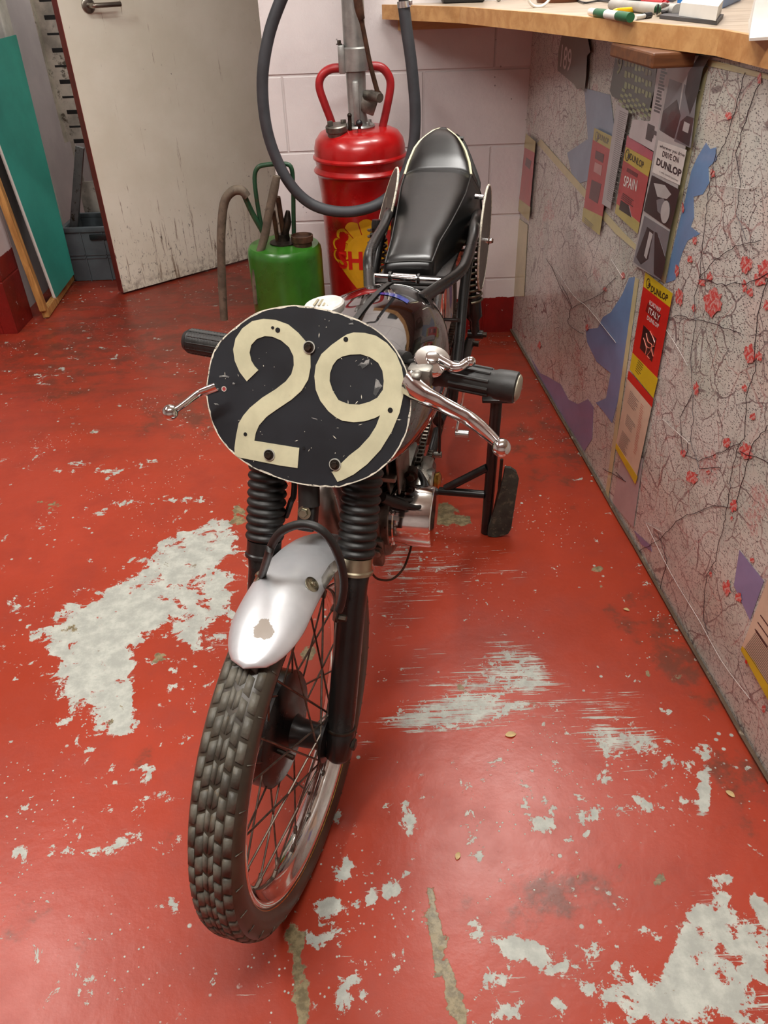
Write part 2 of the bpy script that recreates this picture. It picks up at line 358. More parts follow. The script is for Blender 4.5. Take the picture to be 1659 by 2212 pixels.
# ---- block wall material (white painted blocks, red dado band at the foot)
def blockmat(name, band, xoff, zoff, base=(226, 219, 217), bandcol=(140, 16, 12)):
    t = NT(name); geo = t.n('ShaderNodeNewGeometry'); sep = t.n('ShaderNodeSeparateXYZ'); t.l(geo.outputs['Position'], sep.inputs[0])
    X, Y, Z = sep.outputs
    cb = t.n('ShaderNodeCombineXYZ'); t.l(t.math('ADD', t.math('ADD', X, Y), xoff), cb.inputs[0]); t.l(t.math('ADD', Z, zoff), cb.inputs[1])
    br = t.n('ShaderNodeTexBrick'); t.l(cb.outputs[0], br.inputs['Vector']); br.inputs['Scale'].default_value = 1
    br.inputs['Brick Width'].default_value = .468; br.inputs['Row Height'].default_value = .234; br.inputs['Mortar Size'].default_value = .0055
    br.inputs['Mortar Smooth'].default_value = .7; br.offset = .5
    nz = t.noise(70, 6, .7); nb = t.noise(2.2, 5, .6)
    c = t.mix(t.ramp(nb, .3, .7), srgb(*base), srgb(base[0] - 18, base[1] - 18, base[2] - 16))
    c = t.mix(t.math('MULTIPLY', br.outputs['Fac'], .22), c, srgb(150, 140, 134))
    sp = t.math('MULTIPLY', t.ramp(t.vor(26).outputs['Distance'], .05, .09, True), t.ramp(t.noise(3, 2), .55, .6))
    c = t.mix(t.math('MULTIPLY', sp, .6), c, srgb(70, 60, 54))
    edge = t.math('ADD', Z, t.math('MULTIPLY', t.math('SUBTRACT', t.noise(30, 5, .7), .5), .02))
    b = t.ramp(edge, band - .001, band + .001, True)
    chip = t.ramp(t.noise(24, 7, .7), .66, .68, True)
    dist = t.ramp(Z, .0, band * 1.6)
    b = t.math('MULTIPLY', b, t.math('MAXIMUM', chip, .0))
    rd = t.mix(t.ramp(t.noise(9, 4), .3, .7), srgb(*bandcol), srgb(bandcol[0] - 26, bandcol[1], bandcol[2]))
    c = t.mix(b, c, rd)
    t.set('Base Color', c); t.set('Roughness', t.math('MULTIPLY_ADD', b, -.2, .6))
    hh = t.math('SUBTRACT', t.math('MULTIPLY', nz, .35), br.outputs['Fac']); t.bump(hh, .55, .006)
    return t.m
M_block = blockmat('painted_blocks', .142, .168, .019)
M_blockL = blockmat('painted_blocks_left', .30, .1, .019, (200, 190, 190), (128, 22, 16))
def wbox(name, x0, x1, y0, y1, z0, z1, m, parent=None, **k):
    return G().box(((x0 + x1) / 2, (y0 + y1) / 2, (z0 + z1) / 2), (1, 0, 0), (0, 1, 0), (0, 0, 1), x1 - x0, y1 - y0, z1 - z0, k.get('bev', 0)).go(name, m, parent, False)
M_plain = mat('painted_wall', (206, 200, 196), .7, var=.05, scale=2)
M_ceil = mat('ceiling_paint', (226, 224, 218), .8, var=.03, scale=2)
M_lilac = mat('grey_lilac_wall', (168, 160, 160), .7, var=.08, scale=3, bump=.2, bscale=30)
struct(wbox('wall_back', XL, 2.6, WY, WY + .22, 0, 2.6, M_block))
struct(wbox('wall_back_left', -3.6, -1.49, 3.09, 3.27, 0, 2.6, M_blockL))
struct(wbox('wall_passage_left', -1.75, -1.545, 3.271, 5.399, 0, 2.6, M_lilac))
struct(wbox('wall_passage_end', -2.2, 1.2, 5.4, 5.6, 0, 2.6, M_lilac))
struct(wbox('wall_passage_right', .2, .4, WY + .221, 5.399, 0, 2.6, M_lilac))
struct(wbox('wall_left', -3.62, -3.42, -2.0, 3.089, 0, 2.6, M_plain))
struct(wbox('wall_front', -3.62, 2.7, -2.2, -2.001, 0, 2.6, M_plain))
struct(wbox('wall_right', 2.601, 2.8, -2.0, 3.14, 0, 2.6, M_plain))
struct(wbox('ceiling', -3.7, 2.9, -2.3, 5.7, 2.601, 2.7, M_ceil))
# white door lining of the passage side
struct(link('trim_passage', *(lambda g: (g.v, g.f))(G().box((-1.515, 3.84, 1.2), (1, 0, 0), (0, 1, 0), (0, 0, 1), .05, .1, 2.4, .006)), mat('white_trim', (206, 204, 200), .5, dirt=.3, dirtcol=(150, 146, 138))))

# ---- the open door
d0 = PZ(268, 637, .0); d1 = PZ(535, 563, .0); dd = (d1 - d0).normalized(); dn = V((dd.y, -dd.x, 0))   # dn towards the camera
def doormat():
    t = NT('old_cream_door')
    n1 = t.noise(3, 5, .6)
    c = t.mix(t.ramp(n1, .3, .7), srgb(240, 238, 222), srgb(228, 225, 206))
    sep = t.n('ShaderNodeSeparateXYZ'); t.l(t.tc.outputs['Object'], sep.inputs[0]); Z = sep.outputs['Z']   # object origin at door centre (z=1.0)
    low = t.ramp(Z, -.95, -.45, True)
    for sc, th, col, rot in (((60, 60, 3.5), .70, (120, 92, 62), 0), ((90, 90, 30), .735, (56, 46, 36), .3), ((45, 45, 45), .74, (70, 60, 48), 0)):
        nn = t.math('ADD', t.noise(1, 6, .7, t.coords(sc, (rot, 0, 0))), t.math('MULTIPLY', low, .095))
        c = t.mix(t.math('MULTIPLY', t.ramp(nn, th - .06, th + .02), .75), c, srgb(*col))
    base = t.ramp(t.math('ADD', Z, t.math('MULTIPLY', n1, .1)), -.97, -.86, True)
    c = t.mix(t.math('MULTIPLY', t.math('MULTIPLY', base, t.ramp(t.noise(40, 6, .7), .4, .65)), .8), c, srgb(96, 78, 56))
    t.set('Base Color', c); t.set('Roughness', .42); return t.m
DWd = .98
dc = d0 + dd * (DWd / 2) - dn * .022 + V((0, 0, 1.005))
door = G().box(dc, dd, dn, (0, 0, 1), DWd, .044, 1.99).go('door_1', doormat(), None, False); struct(door)
G().box(d0 - dd * .0015 - dn * .022 + V((0, 0, 1.005)), dd, dn, (0, 0, 1), .003, .046, 1.99).go('door_edge', M_doorred, door, False)
hz = PP(190, 12, d0, dn)
g = G(); g.lathe(hz, dn, [(.026, 0), (.026, .006), (.02, .009)], 28); g.tube([hz, hz + dn * .04, hz + dn * .05 + dd * .01, hz + dn * .052 + dd * .06, hz + dn * .052 + dd * .11], .009, 14, sub=5); g.go('door_handle', mat('satin_steel', (150, 144, 134), .3, 1), door)

# ---- counter front with the glued maps
P0 = V((cx(2.93), 2.93, 0)); PD = V((cx(0) - cx(2.93), -2.93, 0)).normalized(); PN = V((PD.y, -PD.x, 0))    # PD runs towards the camera, PN faces the room
if PN.x > 0: PN = -PN
def pan(x, y, off=0.0):
    p = PP(x, y, P0 + PN * off, PN)
    if p.z > 1.060: p.z = 1.060
    return p
def mapmat(name, land=(204, 198, 190), towns=1.0):
    t = NT(name); geo = t.n('ShaderNodeNewGeometry'); sep = t.n('ShaderNodeSeparateXYZ'); t.l(geo.outputs['Position'], sep.inputs[0])
    cb = t.n('ShaderNodeCombineXYZ'); t.l(sep.outputs['Y'], cb.inputs[0]); t.l(sep.outputs['Z'], cb.inputs[1]); v = cb.outputs[0]
    warp = t.n('ShaderNodeTexNoise'); warp.inputs['Scale'].default_value = 9; warp.inputs['Detail'].default_value = 5; t.l(v, warp.inputs['Vector'])
    vm = t.n('ShaderNodeVectorMath', operation='MULTIPLY_ADD'); t.l(warp.outputs['Color'], vm.inputs[0]); vm.inputs[1].default_value = (.07, .07, 0); t.l(v, vm.inputs[2]); wv = vm.outputs[0]
    def M(src, sc, loc=(0, 0, 0), rot=0): return t.coords(sc, (0, 0, rot), loc, src)
    n = t.noise(3, 4, .6, v)
    c = t.mix(t.ramp(n, .35, .65), srgb(*land), srgb(land[0] - 16, land[1] - 10, land[2] - 14))
    c = t.mix(t.math('MULTIPLY', t.ramp(t.noise(5, 5, .6, M(v, (1, 1, 1), (4, 2, 0))), .54, .66), .4), c, srgb(150, 160, 150))
    c = t.mix(t.math('MULTIPLY', t.ramp(t.noise(2.5, 5, .6, M(v, (1, 1, 1), (7, 5, 0))), .55, .68), .35), c, srgb(206, 168, 156))
    # relief hatching, minor roads, place names
    c = t.mix(t.math('MULTIPLY', t.ramp(t.noise(120, 6, .8, v), .48, .72), .45), c, srgb(128, 122, 120))
    for sc, wd, col, k, off in ((14, .025, (112, 92, 92), .8, 0), (30, .035, (140, 116, 112), .7, 3), (9, .016, (150, 74, 72), .45, 5)):
        vo = t.vor(sc, 'DISTANCE_TO_EDGE', M(wv, (1, 1, 1), (off, off, 0)))
        br = t.ramp(t.noise(sc * .7, 3, .5, M(v, (1, 1, 1), (off, 1, 0))), .42, .52)
        c = t.mix(t.math('MULTIPLY', t.math('MULTIPLY', t.ramp(vo.outputs['Distance'], wd * .5, wd, True), br), k), c, srgb(*col))
    for sc, off in (((110, 330, 1), 0), ((85, 260, 1), 5)):
        vd = t.vor(1, 'F1', M(v, sc, (off, off, 0), .1))
        c = t.mix(t.math('MULTIPLY', t.ramp(vd.outputs['Distance'], .2, .28, True), .75), c, srgb(58, 54, 58))
    rt_ = t.math('MULTIPLY', t.ramp(t.noise(6, 3, .5, M(v, (1, 1, 1), (2, 8, 0))), .64, .68), t.ramp(t.noise(110, 5, .8, v), .44, .56))
    c = t.mix(t.math('MULTIPLY', rt_, .5 * towns), c, srgb(180, 84, 84))
    t.set('Base Color', c); gloss(t); return t.m
def gloss(t):
    t.set('Roughness', .35); t.set('Coat Weight', .8); t.set('Coat Roughness', .09); t.set('Coat IOR', 1.5)
    nb = t.n('ShaderNodeBump'); nb.inputs['Strength'].default_value = .25; nb.inputs['Distance'].default_value = .004
    t.l(t.noise(7, 5, .6, None, .4), nb.inputs['Height']); t.l(nb.outputs[0], t.b.inputs['Coat Normal'])
def pmat(name, col, var=.06, dirt=.2, dirtcol=None):
    if name in MATS: return MATS[name]
    t = NT(name); c = srgb(*col); n = t.noise(14, 6, .65)
    cc = t.mix(t.ramp(n, .3, .7), c, tuple(x * (1 - var * 2.5) for x in c[:3]) + (1,))
    t.set('Base Color', cc); gloss(t); MATS[name] = t.m; return t.m
far_z = 1.062
front = G(); a0 = P0.copy(); a1 = P0 + PD * 3.0
front.add([a0, a1, a1 + V((0, 0, far_z)), a0 + V((0, 0, far_z)), a0 - PN * .04, a1 - PN * .04, a1 - PN * .04 + V((0, 0, far_z)), a0 - PN * .04 + V((0, 0, far_z))], [(0, 1, 2, 3), (4, 7, 6, 5), (0, 4, 5, 1), (3, 2, 6, 7), (0, 3, 7, 4), (1, 5, 6, 2)])
counter = root('map_covered_counter', P0 + PD * 1.2 - PN * .02, 'counter front panel plastered with old road maps under clear film', 'counter')
front.go('counter_front', mapmat('glued_road_map'), counter, False)
g = G(); pts = [P0 + PD * (k * .1) + PN * (.004 + .002 * random.random()) + V((0, 0, .008)) for k in range(30)]
g.tube(pts, .0038, 6); g.go('bottom_bead', mat('dusty_bead', (96, 78, 62), .6, dirt=.36, dirtcol=(176, 164, 144)), counter)
OFF = [.0006]; NSH = [0]
def patch(name, px, m, parent, th=.0003, lift=.00012):
    OFF[0] += lift
    return G().poly([pan(x, y, OFF[0]) for x, y in px], PN, th).go(name, m, parent, False)
def ptext(s, px, size, m, parent, sx=1, up=None, off=.0008, bold=0, ang=None):
    o = pan(px[0], px[1], OFF[0] + off); ux = PD.copy(); uy = V((0, 0, 1))
    if ang:
        q = radians(ang); ux, uy = ux * cos(q) - uy * sin(q), uy * cos(q) + ux * sin(q)
    return put_text(s, size, o, ux, uy, m, parent, sx=sx, bold=bold)
blue = pmat('map_sea', (104, 138, 178)); lav = pmat('map_sea_faded', (128, 124, 160)); creamb = pmat('map_border', (196, 186, 142))
patch('sea_area', [(1525,308),(1534,322),(1547,318),(1548,345),(1530,362),(1532,395),(1518,420),(1498,425),(1499,470),(1492,490),(1512,505),(1485,520),(1474,545),(1465,575),(1458,605),(1438,612),(1448,560),(1461,505),(1480,430),(1493,370),(1506,340)], blue, counter)
patch('sea_area', [(1359,600),(1372,598),(1370,617),(1368,700),(1352,780),(1338,853),(1322,914),(1302,887),(1287,870),(1309,860),(1319,806),(1289,782),(1268,739),(1265,712),(1292,708),(1302,685),(1319,675),(1343,638)], blue, counter)
patch('sea_area', [(1144,766),(1150,778),(1167,806),(1180,812),(1211,830),(1228,863),(1248,873),(1270,862),(1282,880),(1279,948),(1262,975),(1225,915),(1190,856),(1160,805)], lav, counter)
patch('sea_area', [(1368,1145),(1405,1178),(1408,1192),(1385,1176)], lav, counter)
patch('sea_area', [(1597,1188),(1650,1255),(1620,1340),(1585,1265)], lav, counter)
patch('sea_area', [(1262,190),(1318,205),(1330,300),(1300,380),(1240,400),(1225,330),(1270,300)], pmat('map_sea_grey', (134, 148, 166)), counter)
for q in ([(1509,142),(1530,146),(1436,612),(1427,606)], [(1530,128),(1659,160),(1659,172),(1528,142)], [(1372,598),(1380,604),(1325,1000),(1312,1090),(1306,1078)], [(1160,310),(1168,300),(1345,500),(1380,535),(1372,540),(1330,505)], [(1118,470),(1140,486),(1132,640),(1108,640)]):
    patch('map_border', q, creamb, counter)
patch('paper_strip', [(1345,978),(1389,990),(1368,1140),(1323,1086)], pmat('pale_strip', (178, 166, 166)), counter)
patch('tape_strip', [(1497,105),(1575,118),(1572,130),(1490,128)], pmat('pale_tape', (214, 212, 206)), counter)
# printed columns of small type
inkm = pmat('print_ink', (52, 48, 50)); greyink = pmat('print_grey', (120, 114, 112)); redink = pmat('print_red', (186, 50, 44))
def ftext(s, a, b, hpx, m, parent, bold=0, off=.0003):
    """lettering whose width runs from a to b and whose height is hpx, both read on the sheet"""
    A, B_ = pan(a[0], a[1], OFF[0] + off), pan(b[0], b[1], OFF[0] + off); top = pan((a[0] + b[0]) / 2, (a[1] + b[1]) / 2 - hpx, OFF[0] + off); h = (top - (A + B_) / 2).length
    vs, fs = textmesh(s, 1.0, bold=bold)
    x0 = min(v.x for v in vs); x1 = max(v.x for v in vs); y0 = min(v.y for v in vs); y1 = max(v.y for v in vs)
    u = (B_ - A) / (x1 - x0); w = V((0, 0, 1)) * h / (y1 - y0)
    return link('lettering', [A + u * (v.x - x0) + w * (v.y - y0) for v in vs], fs, m, parent, False, sharp='open')
def lines(px0, px1, n, l, m, parent, w=.0016, jitter=.3):
    g = G(); OFF[0] += .0002
    for i in range(n):
        t_ = i / max(1, n - 1); o = pan(px0[0] + (px1[0] - px0[0]) * t_, px0[1] + (px1[1] - px0[1]) * t_, OFF[0])
        L = l * (1 - jitter * random.random()); up = V((0, 0, w))
        g.add([o, o + PD * L, o + PD * L + up, o + up], [(0, 1, 2, 3)])
    return link('printed_lines', g.v, g.f, m, parent, False, sharp='open')
# towns and main roads of the big map
OFF[0] += .0003; TOWNS = []
for (x, y, rx, ry) in [(1540,655,22,34),(1612,572,14,20),(1650,585,16,24),(1640,605,14,16),(1532,598,8,12),(1515,610,9,9),(1468,640,9,22),(1620,632,7,10),(1608,618,6,14),(1498,665,5,9),(1462,585,5,16),(1620,765,13,22),(1640,770,9,10),(1504,840,6,18),(1608,838,6,9),(1626,900,8,10),(1570,955,9,13),(1612,975,15,22),(1476,980,7,10),(1495,1030,13,16),(1584,1092,9,15),(1490,560,7,9),(1345,595,5,8),(1268,708,4,8),(1580,1120,3,5),(1625,1210,6,6),(1535,1240,4,6),(1570,1270,10,18),(1595,1290,7,12),(1539,375,6,10),(1574,250,9,9),(1640,170,5,14),(1500,520,6,10),(1655,660,7,12),(1530,1020,5,5),(1475,450,3,12),(1650,1530,5,9),(1165,745,4,8),(1543,985,4,6),(1307,625,5,5)]:
    poly = []
    for k in range(22):
        a = 2 * pi * k / 22; r = .62 + .5 * random.random(); poly.append(pan(x + rx * r * cos(a), y + ry * r * sin(a), OFF[0]))
    c = pan(x, y, OFF[0]); TOWNS.append(([c] + poly, [(0, i + 1, (i + 1) % 22 + 1) for i in range(22)]))
tm = NT('town_red'); cc = tm.mix(tm.ramp(tm.noise(150, 5, .8), .45, .6), srgb(196, 66, 62), srgb(200, 160, 152)); tm.set('Base Color', cc); gloss(tm)
for v_, f_ in TOWNS: link('town_area', v_, f_, tm.m, counter, False, sharp='open')
g = G(); OFF[0] += .0003
def road(px, r=.0007):
    P = []
    for i in range(len(px) - 1):
        for k in range(5):
            t_ = k / 5; P.append(pan(px[i][0] + (px[i+1][0] - px[i][0]) * t_ + random.uniform(-2, 2), px[i][1] + (px[i+1][1] - px[i][1]) * t_ + random.uniform(-3, 3), OFF[0]))
    P.append(pan(px[-1][0], px[-1][1], OFF[0])); g.tube(P, r, 4, flat=(PN, .25) if False else None)
for px in ([(1549,320),(1540,365),(1530,420),(1522,480),(1516,540),(1512,600),(1500,640),(1502,700),(1492,780),(1495,850),(1497,905),(1490,950),(1512,1010),(1555,1010)],
           [(1659,600),(1640,660),(1630,740),(1632,800),(1612,860),(1610,940),(1590,975),(1580,1030),(1572,1090),(1562,1140),(1545,1210),(1525,1245),(1518,1330),(1530,1370)],
           [(1512,600),(1560,615),(1612,612),(1659,590)],[(1490,950),(1480,985),(1510,995),(1560,975),(1600,958)],[(1659,920),(1625,960),(1612,1010),(1590,1085)],
           [(1608,160),(1590,230),(1570,300),(1545,350)],[(1640,180),(1610,260),(1590,330),(1600,400),(1590,460),(1612,520)],[(1512,600),(1545,560),(1590,530),(1640,520)],
           [(1495,850),(1470,900),(1475,980)],[(1430,690),(1470,680),(1500,690),(1540,700),(1600,720)],[(1380,1190),(1430,1160),(1470,1120),(1540,1090),(1580,1095)],
           [(1215,620),(1235,660),(1225,700),(1260,720)],[(1180,560),(1235,665),(1290,640),(1330,600)],[(1302,1010),(1350,1040),(1330,1020)],[(1420,1150),(1440,1210),(1425,1280),(1400,1300)],[(1600,975),(1659,1000)]):
    road(px)
g.go('main_roads', mat('road_ink', (46, 34, 40), .4), counter)
# white creases in the film
g = G()
for px in ([(1415,680),(1430,700),(1460,745),(1485,790)],[(1430,905),(1475,945),(1490,960)],[(1395,1130),(1450,1240),(1510,1340),(1560,1430),(1620,1510)],[(1200,580),(1240,640),(1270,665),(1330,740)],[(1430,170),(1480,190),(1512,195)],[(1555,400),(1610,408),(1640,400)],[(1392,1128),(1430,1150)],[(1320,560),(1345,600)]):
    G().tube([pan(x, y, OFF[0] + .0002) for x, y in px], .0007, 6, sub=4).go('film_crease', mat('clear_crease', (206, 200, 194), .2, coat=1), counter)
# pasted posters and stickers (separate sheets)
def sheet(name, label, corners, m, cat='poster', group=None):
    NSH[0] += 1; OFF[0] = .0045 + .0006 * NSH[0]
    c = pan(*corners[0]); r = root(name, c, label, cat, group); return r, patch('sheet', corners, m, r)
redp = pmat('poster_red', (196, 34, 26)); redf = pmat('poster_red_hazed', (176, 70, 70)); yel = pmat('poster_yellow', (206, 178, 30)); yelf = pmat('poster_yellow_hazed', (176, 164, 96)); blk = pmat('poster_black', (30, 26, 26)); wht = pmat('poster_white', (220, 214, 208)); crm = pmat('poster_cream', (206, 182, 158))  # hazed copies carry the grazing reflection of the film in their colour
def dlogo(px, r, parent, m):
    o = pan(px[0], px[1], OFF[0] + .0006); g = G()
    def arc(c, r0, r1, a0, a1, n=14):
        P = []
        for k in range(n): a = a0 + (a1 - a0) * k / (n - 1); P += [c + PD * (cos(a) * r0) + V((0, 0, sin(a) * r0)), c + PD * (cos(a) * r1) + V((0, 0, sin(a) * r1))]
        g.add(P, [(2 * i, 2 * i + 1, 2 * i + 3, 2 * i + 2) for i in range(n - 1)])
    arc(o, r * .8, r, .6, 5.9); arc(o, r * .35, r * .55, -1.6, 1.6)
    g.add([o + PD * (r * .2), o + PD * r * 1.5, o + PD * (r * .9) + V((0, 0, r * .5)), o + PD * (r * .9) - V((0, 0, r * .5))], [(0, 2, 1), (0, 1, 3)])
    link('arrow_emblem', g.v, g.f, m, parent, False, sharp='open')
# bright poster
r, s_ = sheet('road_map_cover', 'red and yellow tyre-brand map cover, brightest sheet on the lower counter map', [(1394,588),(1453,634),(1411,860),(1360,798)], redp)
patch('yellow_band', [(1394,588),(1453,634),(1447,664),(1390,619)], yel, r); patch('yellow_band', [(1366,762),(1421,818),(1411,860),(1360,798)], yel, r)
dlogo((1400,612), .011, r, blk); ftext('DUNLOP', (1405,630), (1441,652), 15, blk, r, .025)
patch('title_block', [(1400,652),(1428,680),(1422,700),(1394,672)], pmat('title_dark', (120, 24, 20)), r)
ftext('ROAD MAP', (1402,658), (1426,676), 11, wht, r, .02); ftext('ITALY', (1400,676), (1424,695), 14, wht, r, .02); ftext('DUNLOP', (1397,690), (1422,710), 10, wht, r, .02)
patch('map_picture', [(1390,702),(1418,732),(1408,782),(1382,752)], blk, r)
g = G(); 
for px in ([(1396,720),(1400,738),(1408,745),(1404,760),(1398,768),(1403,775)],[(1404,715),(1414,740),(1407,752),(1411,770)],[(1394,745),(1402,752),(1412,748)],[(1390,730),(1396,750),(1394,765)]): g.tube([pan(x, y, OFF[0] + .001) for x, y in px], .001, 5, sub=3)
g.go('map_outline', pmat('poster_pink', (220, 120, 100)), r)
lines((1378,778),(1372,800), 6, .035, inkm, r)
# cream leaf below it
r, s_ = sheet('folded_map_leaf', 'cream printed leaf with a yellow slanted foot, below the bright red cover', [(1358,800),(1411,862),(1372,1046),(1329,968)], crm)
patch('red_band', [(1358,800),(1411,862),(1408,880),(1355,818)], redp, r); patch('yellow_band', [(1331,957),(1377,1030),(1372,1046),(1329,968)], yel, r)
for a, b, n in (((1361,845),(1355,868),7),((1354,895),(1350,915),6),((1344,930),(1335,960),10)): lines(a, b, n, .06, greyink, r)
lines((1384,872),(1368,975), 22, .022, redink, r, .0012)
# right-hand leaf
r, s_ = sheet('folded_map_leaf', 'large cream printed leaf with yellow foot at the near end of the counter', [(1659,1250),(1600,1404),(1625,1450),(1659,1512),(1700,1590),(1700,1180)], crm)
patch('yellow_band', [(1603,1395),(1600,1404),(1625,1450),(1659,1512),(1700,1590),(1700,1560),(1659,1480),(1630,1430)], yel, r)
lines((1642,1330),(1630,1360), 3, .05, inkm, r, .003); lines((1634,1362),(1608,1400), 14, .13, inkm, r, .0014)
g = G(); o = pan(1612, 1430, OFF[0] + .001); g.lathe(o, PN, [(.004, 0), (.004, .0004)], 20); g.go('round_mark', redp, r)
# SPAIN cover
r, s_ = sheet('road_map_cover', 'red map cover titled SPAIN, film reflection painted in, beside the black and white photo strip', [(1355,292),(1411,329),(1377,505),(1328,460)], redf)
patch('pink_band', [(1355,292),(1411,329),(1408,346),(1352,316)], pmat('poster_pink_hazed', (186, 84, 100)), r)
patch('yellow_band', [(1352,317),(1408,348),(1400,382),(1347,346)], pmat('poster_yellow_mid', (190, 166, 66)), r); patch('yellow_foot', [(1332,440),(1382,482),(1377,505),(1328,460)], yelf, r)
dlogo((1355,335), .013, r, blk); ftext('DUNLOP', (1360,345), (1389,365), 15, blk, r, .02); ftext('SPAIN', (1346,402), (1374,414), 24, wht, r, .015)
patch('subtitle', [(1355,362),(1378,376),(1376,384),(1353,370)], pmat('title_dark2', (104, 34, 38)), r)
lines((1345,418),(1341,428), 4, .09, inkm, r); patch('map_picture', [(1341,432),(1358,444),(1364,470),(1337,452)], blk, r)
# paler cover further back, film reflection in its colours
r, s_ = sheet('road_map_cover', 'pale map cover left of the SPAIN cover, film reflection painted in', [(1284,276),(1327,297),(1295,508),(1257,478)], redf)
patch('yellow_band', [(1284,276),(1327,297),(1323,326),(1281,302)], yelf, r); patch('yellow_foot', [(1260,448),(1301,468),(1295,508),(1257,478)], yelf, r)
dlogo((1289,295), .012, r, greyink); ftext('DUNLOP', (1292,300), (1314,313), 13, greyink, r, .015); patch('map_picture', [(1278,388),(1299,398),(1291,440),(1272,428)], pmat('dark_hazed', (92, 56, 58)), r)
patch('title_block', [(1287,325),(1305,334),(1302,352),(1285,342)], pmat('dark_hazed', (92, 56, 58)), r); patch('title_block', [(1285,350),(1301,358),(1298,380),(1282,370)], pmat('poster_pale', (190, 140, 136)), r)
lines((1262,470),(1260,485), 5, .08, greyink, r)
# furthest cover
r, s_ = sheet('road_map_cover', 'map cover nearest the white block wall, strong film reflection painted in', [(1136,288),(1157,306),(1142,478),(1119,455)], redf)
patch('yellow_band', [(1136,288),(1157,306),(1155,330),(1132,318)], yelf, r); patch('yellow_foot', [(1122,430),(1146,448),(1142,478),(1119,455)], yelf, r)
patch('title_block', [(1137,340),(1148,348),(1144,366),(1134,356)], pmat('dark_hazed', (92, 56, 58)), r)
# stickers
r, s_ = sheet('torn_sticker', 'torn brown sticker with white digits under the worktop', [(1215,70),(1268,74),(1275,112),(1268,120),(1266,165),(1262,198),(1254,190),(1246,193),(1240,182),(1204,152),(1206,110)], pmat('sticker_brown', (104, 98, 84)), 'sticker')
ftext('189', (1210,144), (1231,158), 48, wht, r, .005)
r, s_ = sheet('picture_sticker', 'dark sticker with green chequered picture under the worktop', [(1334,96),(1398,104),(1404,130),(1419,142),(1414,190),(1399,250),(1390,244),(1322,208),(1317,196)], pmat('sticker_dark', (74, 82, 76)), 'sticker')
gm = pmat('sticker_green', (142, 152, 104)); g = G(); OFF[0] += .0004
for j in range(7):
    for i in range(9):
        x = 1344 + i * 7.4 - j * 1.6; y = 190 + j * 6 + i * 5.2
        if (i + j) % 2 == 0 and y < 246: g.add([pan(x, y, OFF[0]), pan(x + 6.5, y + 4.4, OFF[0]), pan(x + 5.3, y + 10, OFF[0]), pan(x - 1.2, y + 5.6, OFF[0])], [(0, 1, 2, 3)])
for i in range(8):
    for j in range(3):
        x = 1350 + i * 7.5; y = 128 + j * 24 + i * 3.2; h_ = 17 - (i % 3) * 3
        if x < 1408: g.add([pan(x, y, OFF[0]), pan(x + 5, y + 3, OFF[0]), pan(x + 3.4, y + h_, OFF[0]), pan(x - 2, y + h_ - 3, OFF[0])], [(0, 1, 2, 3)])
link('green_picture', g.v, g.f, gm, r, False, sharp='open'); ftext('9', (1330,158), (1340,164), 38, gm, r, .005)
# text column
r, s_ = sheet('printed_sheet', 'narrow white printed sheet between green sticker and photo strip', [(1424,118),(1452,120),(1418,330),(1358,296),(1366,258),(1404,262)], pmat('poster_white2', (196, 186, 186)))
lines((1428,150),(1412,240), 14, .05, inkm, r, .004, .6); lines((1398,275),(1394,300), 4, .06, inkm, r, .008, .4)
r, s_ = sheet('printed_sheet', 'faint narrow column of small type between two pale map covers', [(1332,225),(1358,240),(1318,452),(1300,440)], pmat('poster_grey', (176, 170, 170)))
lines((1338,240),(1310,430), 46, .07, greyink, r, .0016, .5)
# photo strip
dk = pmat('photo_dark', (44, 42, 44)); mg = pmat('photo_mid', (112, 112, 116)); lg = pmat('photo_light', (176, 172, 170))
r, s_ = sheet('photo_strip', 'black and white photo advertisement strip reading DRIVE ON', [(1448,118),(1520,108),(1508,160),(1498,210),(1484,300),(1427,606),(1366,570),(1400,400)], lg)
patch('photo', [(1446,170),(1474,180),(1458,298),(1424,280)], mg, r); patch('photo', [(1478,182),(1506,195),(1492,320),(1456,305)], mg, r)
patch('photo_shape', [(1513,104),(1535,106),(1518,150),(1508,200),(1490,248),(1479,200),(1486,158)], dk, r)
patch('photo_shape', [(1462,215),(1470,250),(1456,300),(1426,282),(1432,240)], dk, r); patch('photo_shape', [(1484,250),(1498,255),(1488,316),(1460,300),(1470,262)], dk, r)
patch('photo_shape', [(1478,262),(1490,268),(1486,288),(1474,282)], lg, r)
patch('text_box', [(1422,303),(1483,324),(1468,400),(1409,372)], wht, r)
ftext('wherever you drive', (1424,320), (1478,342), 10, inkm, r, .015); ftext('DRIVE ON', (1430,338), (1465,353), 13, inkm, r, .03); ftext('DUNLOP', (1417,356), (1470,384), 17, inkm, r, .045)
ftext('a safe, steady journey', (1424,373), (1464,394), 6, greyink, r)
patch('photo', [(1408,378),(1468,410),(1448,496),(1390,455)], dk, r); patch('photo_shape', [(1412,395),(1436,400),(1450,420),(1440,430),(1420,425)], lg, r); patch('photo_shape', [(1418,432),(1432,428),(1444,446),(1434,470),(1420,456)], mg, r)
g = G(); g.lathe(pan(1437, 458, OFF[0] + .0004), PN, [(.022, 0), (.022, .0004)], 28); g.go('wheel_shape', lg, r)
patch('photo', [(1392,466),(1446,500),(1427,606),(1368,566)], mg, r); patch('photo_shape', [(1398,490),(1412,500),(1400,560),(1384,572),(1374,555)], dk, r); patch('photo_shape', [(1414,500),(1420,503),(1438,560),(1428,604),(1412,592)], dk, r); patch('photo_shape', [(1403,500),(1410,506),(1396,560),(1391,552)], lg, r)

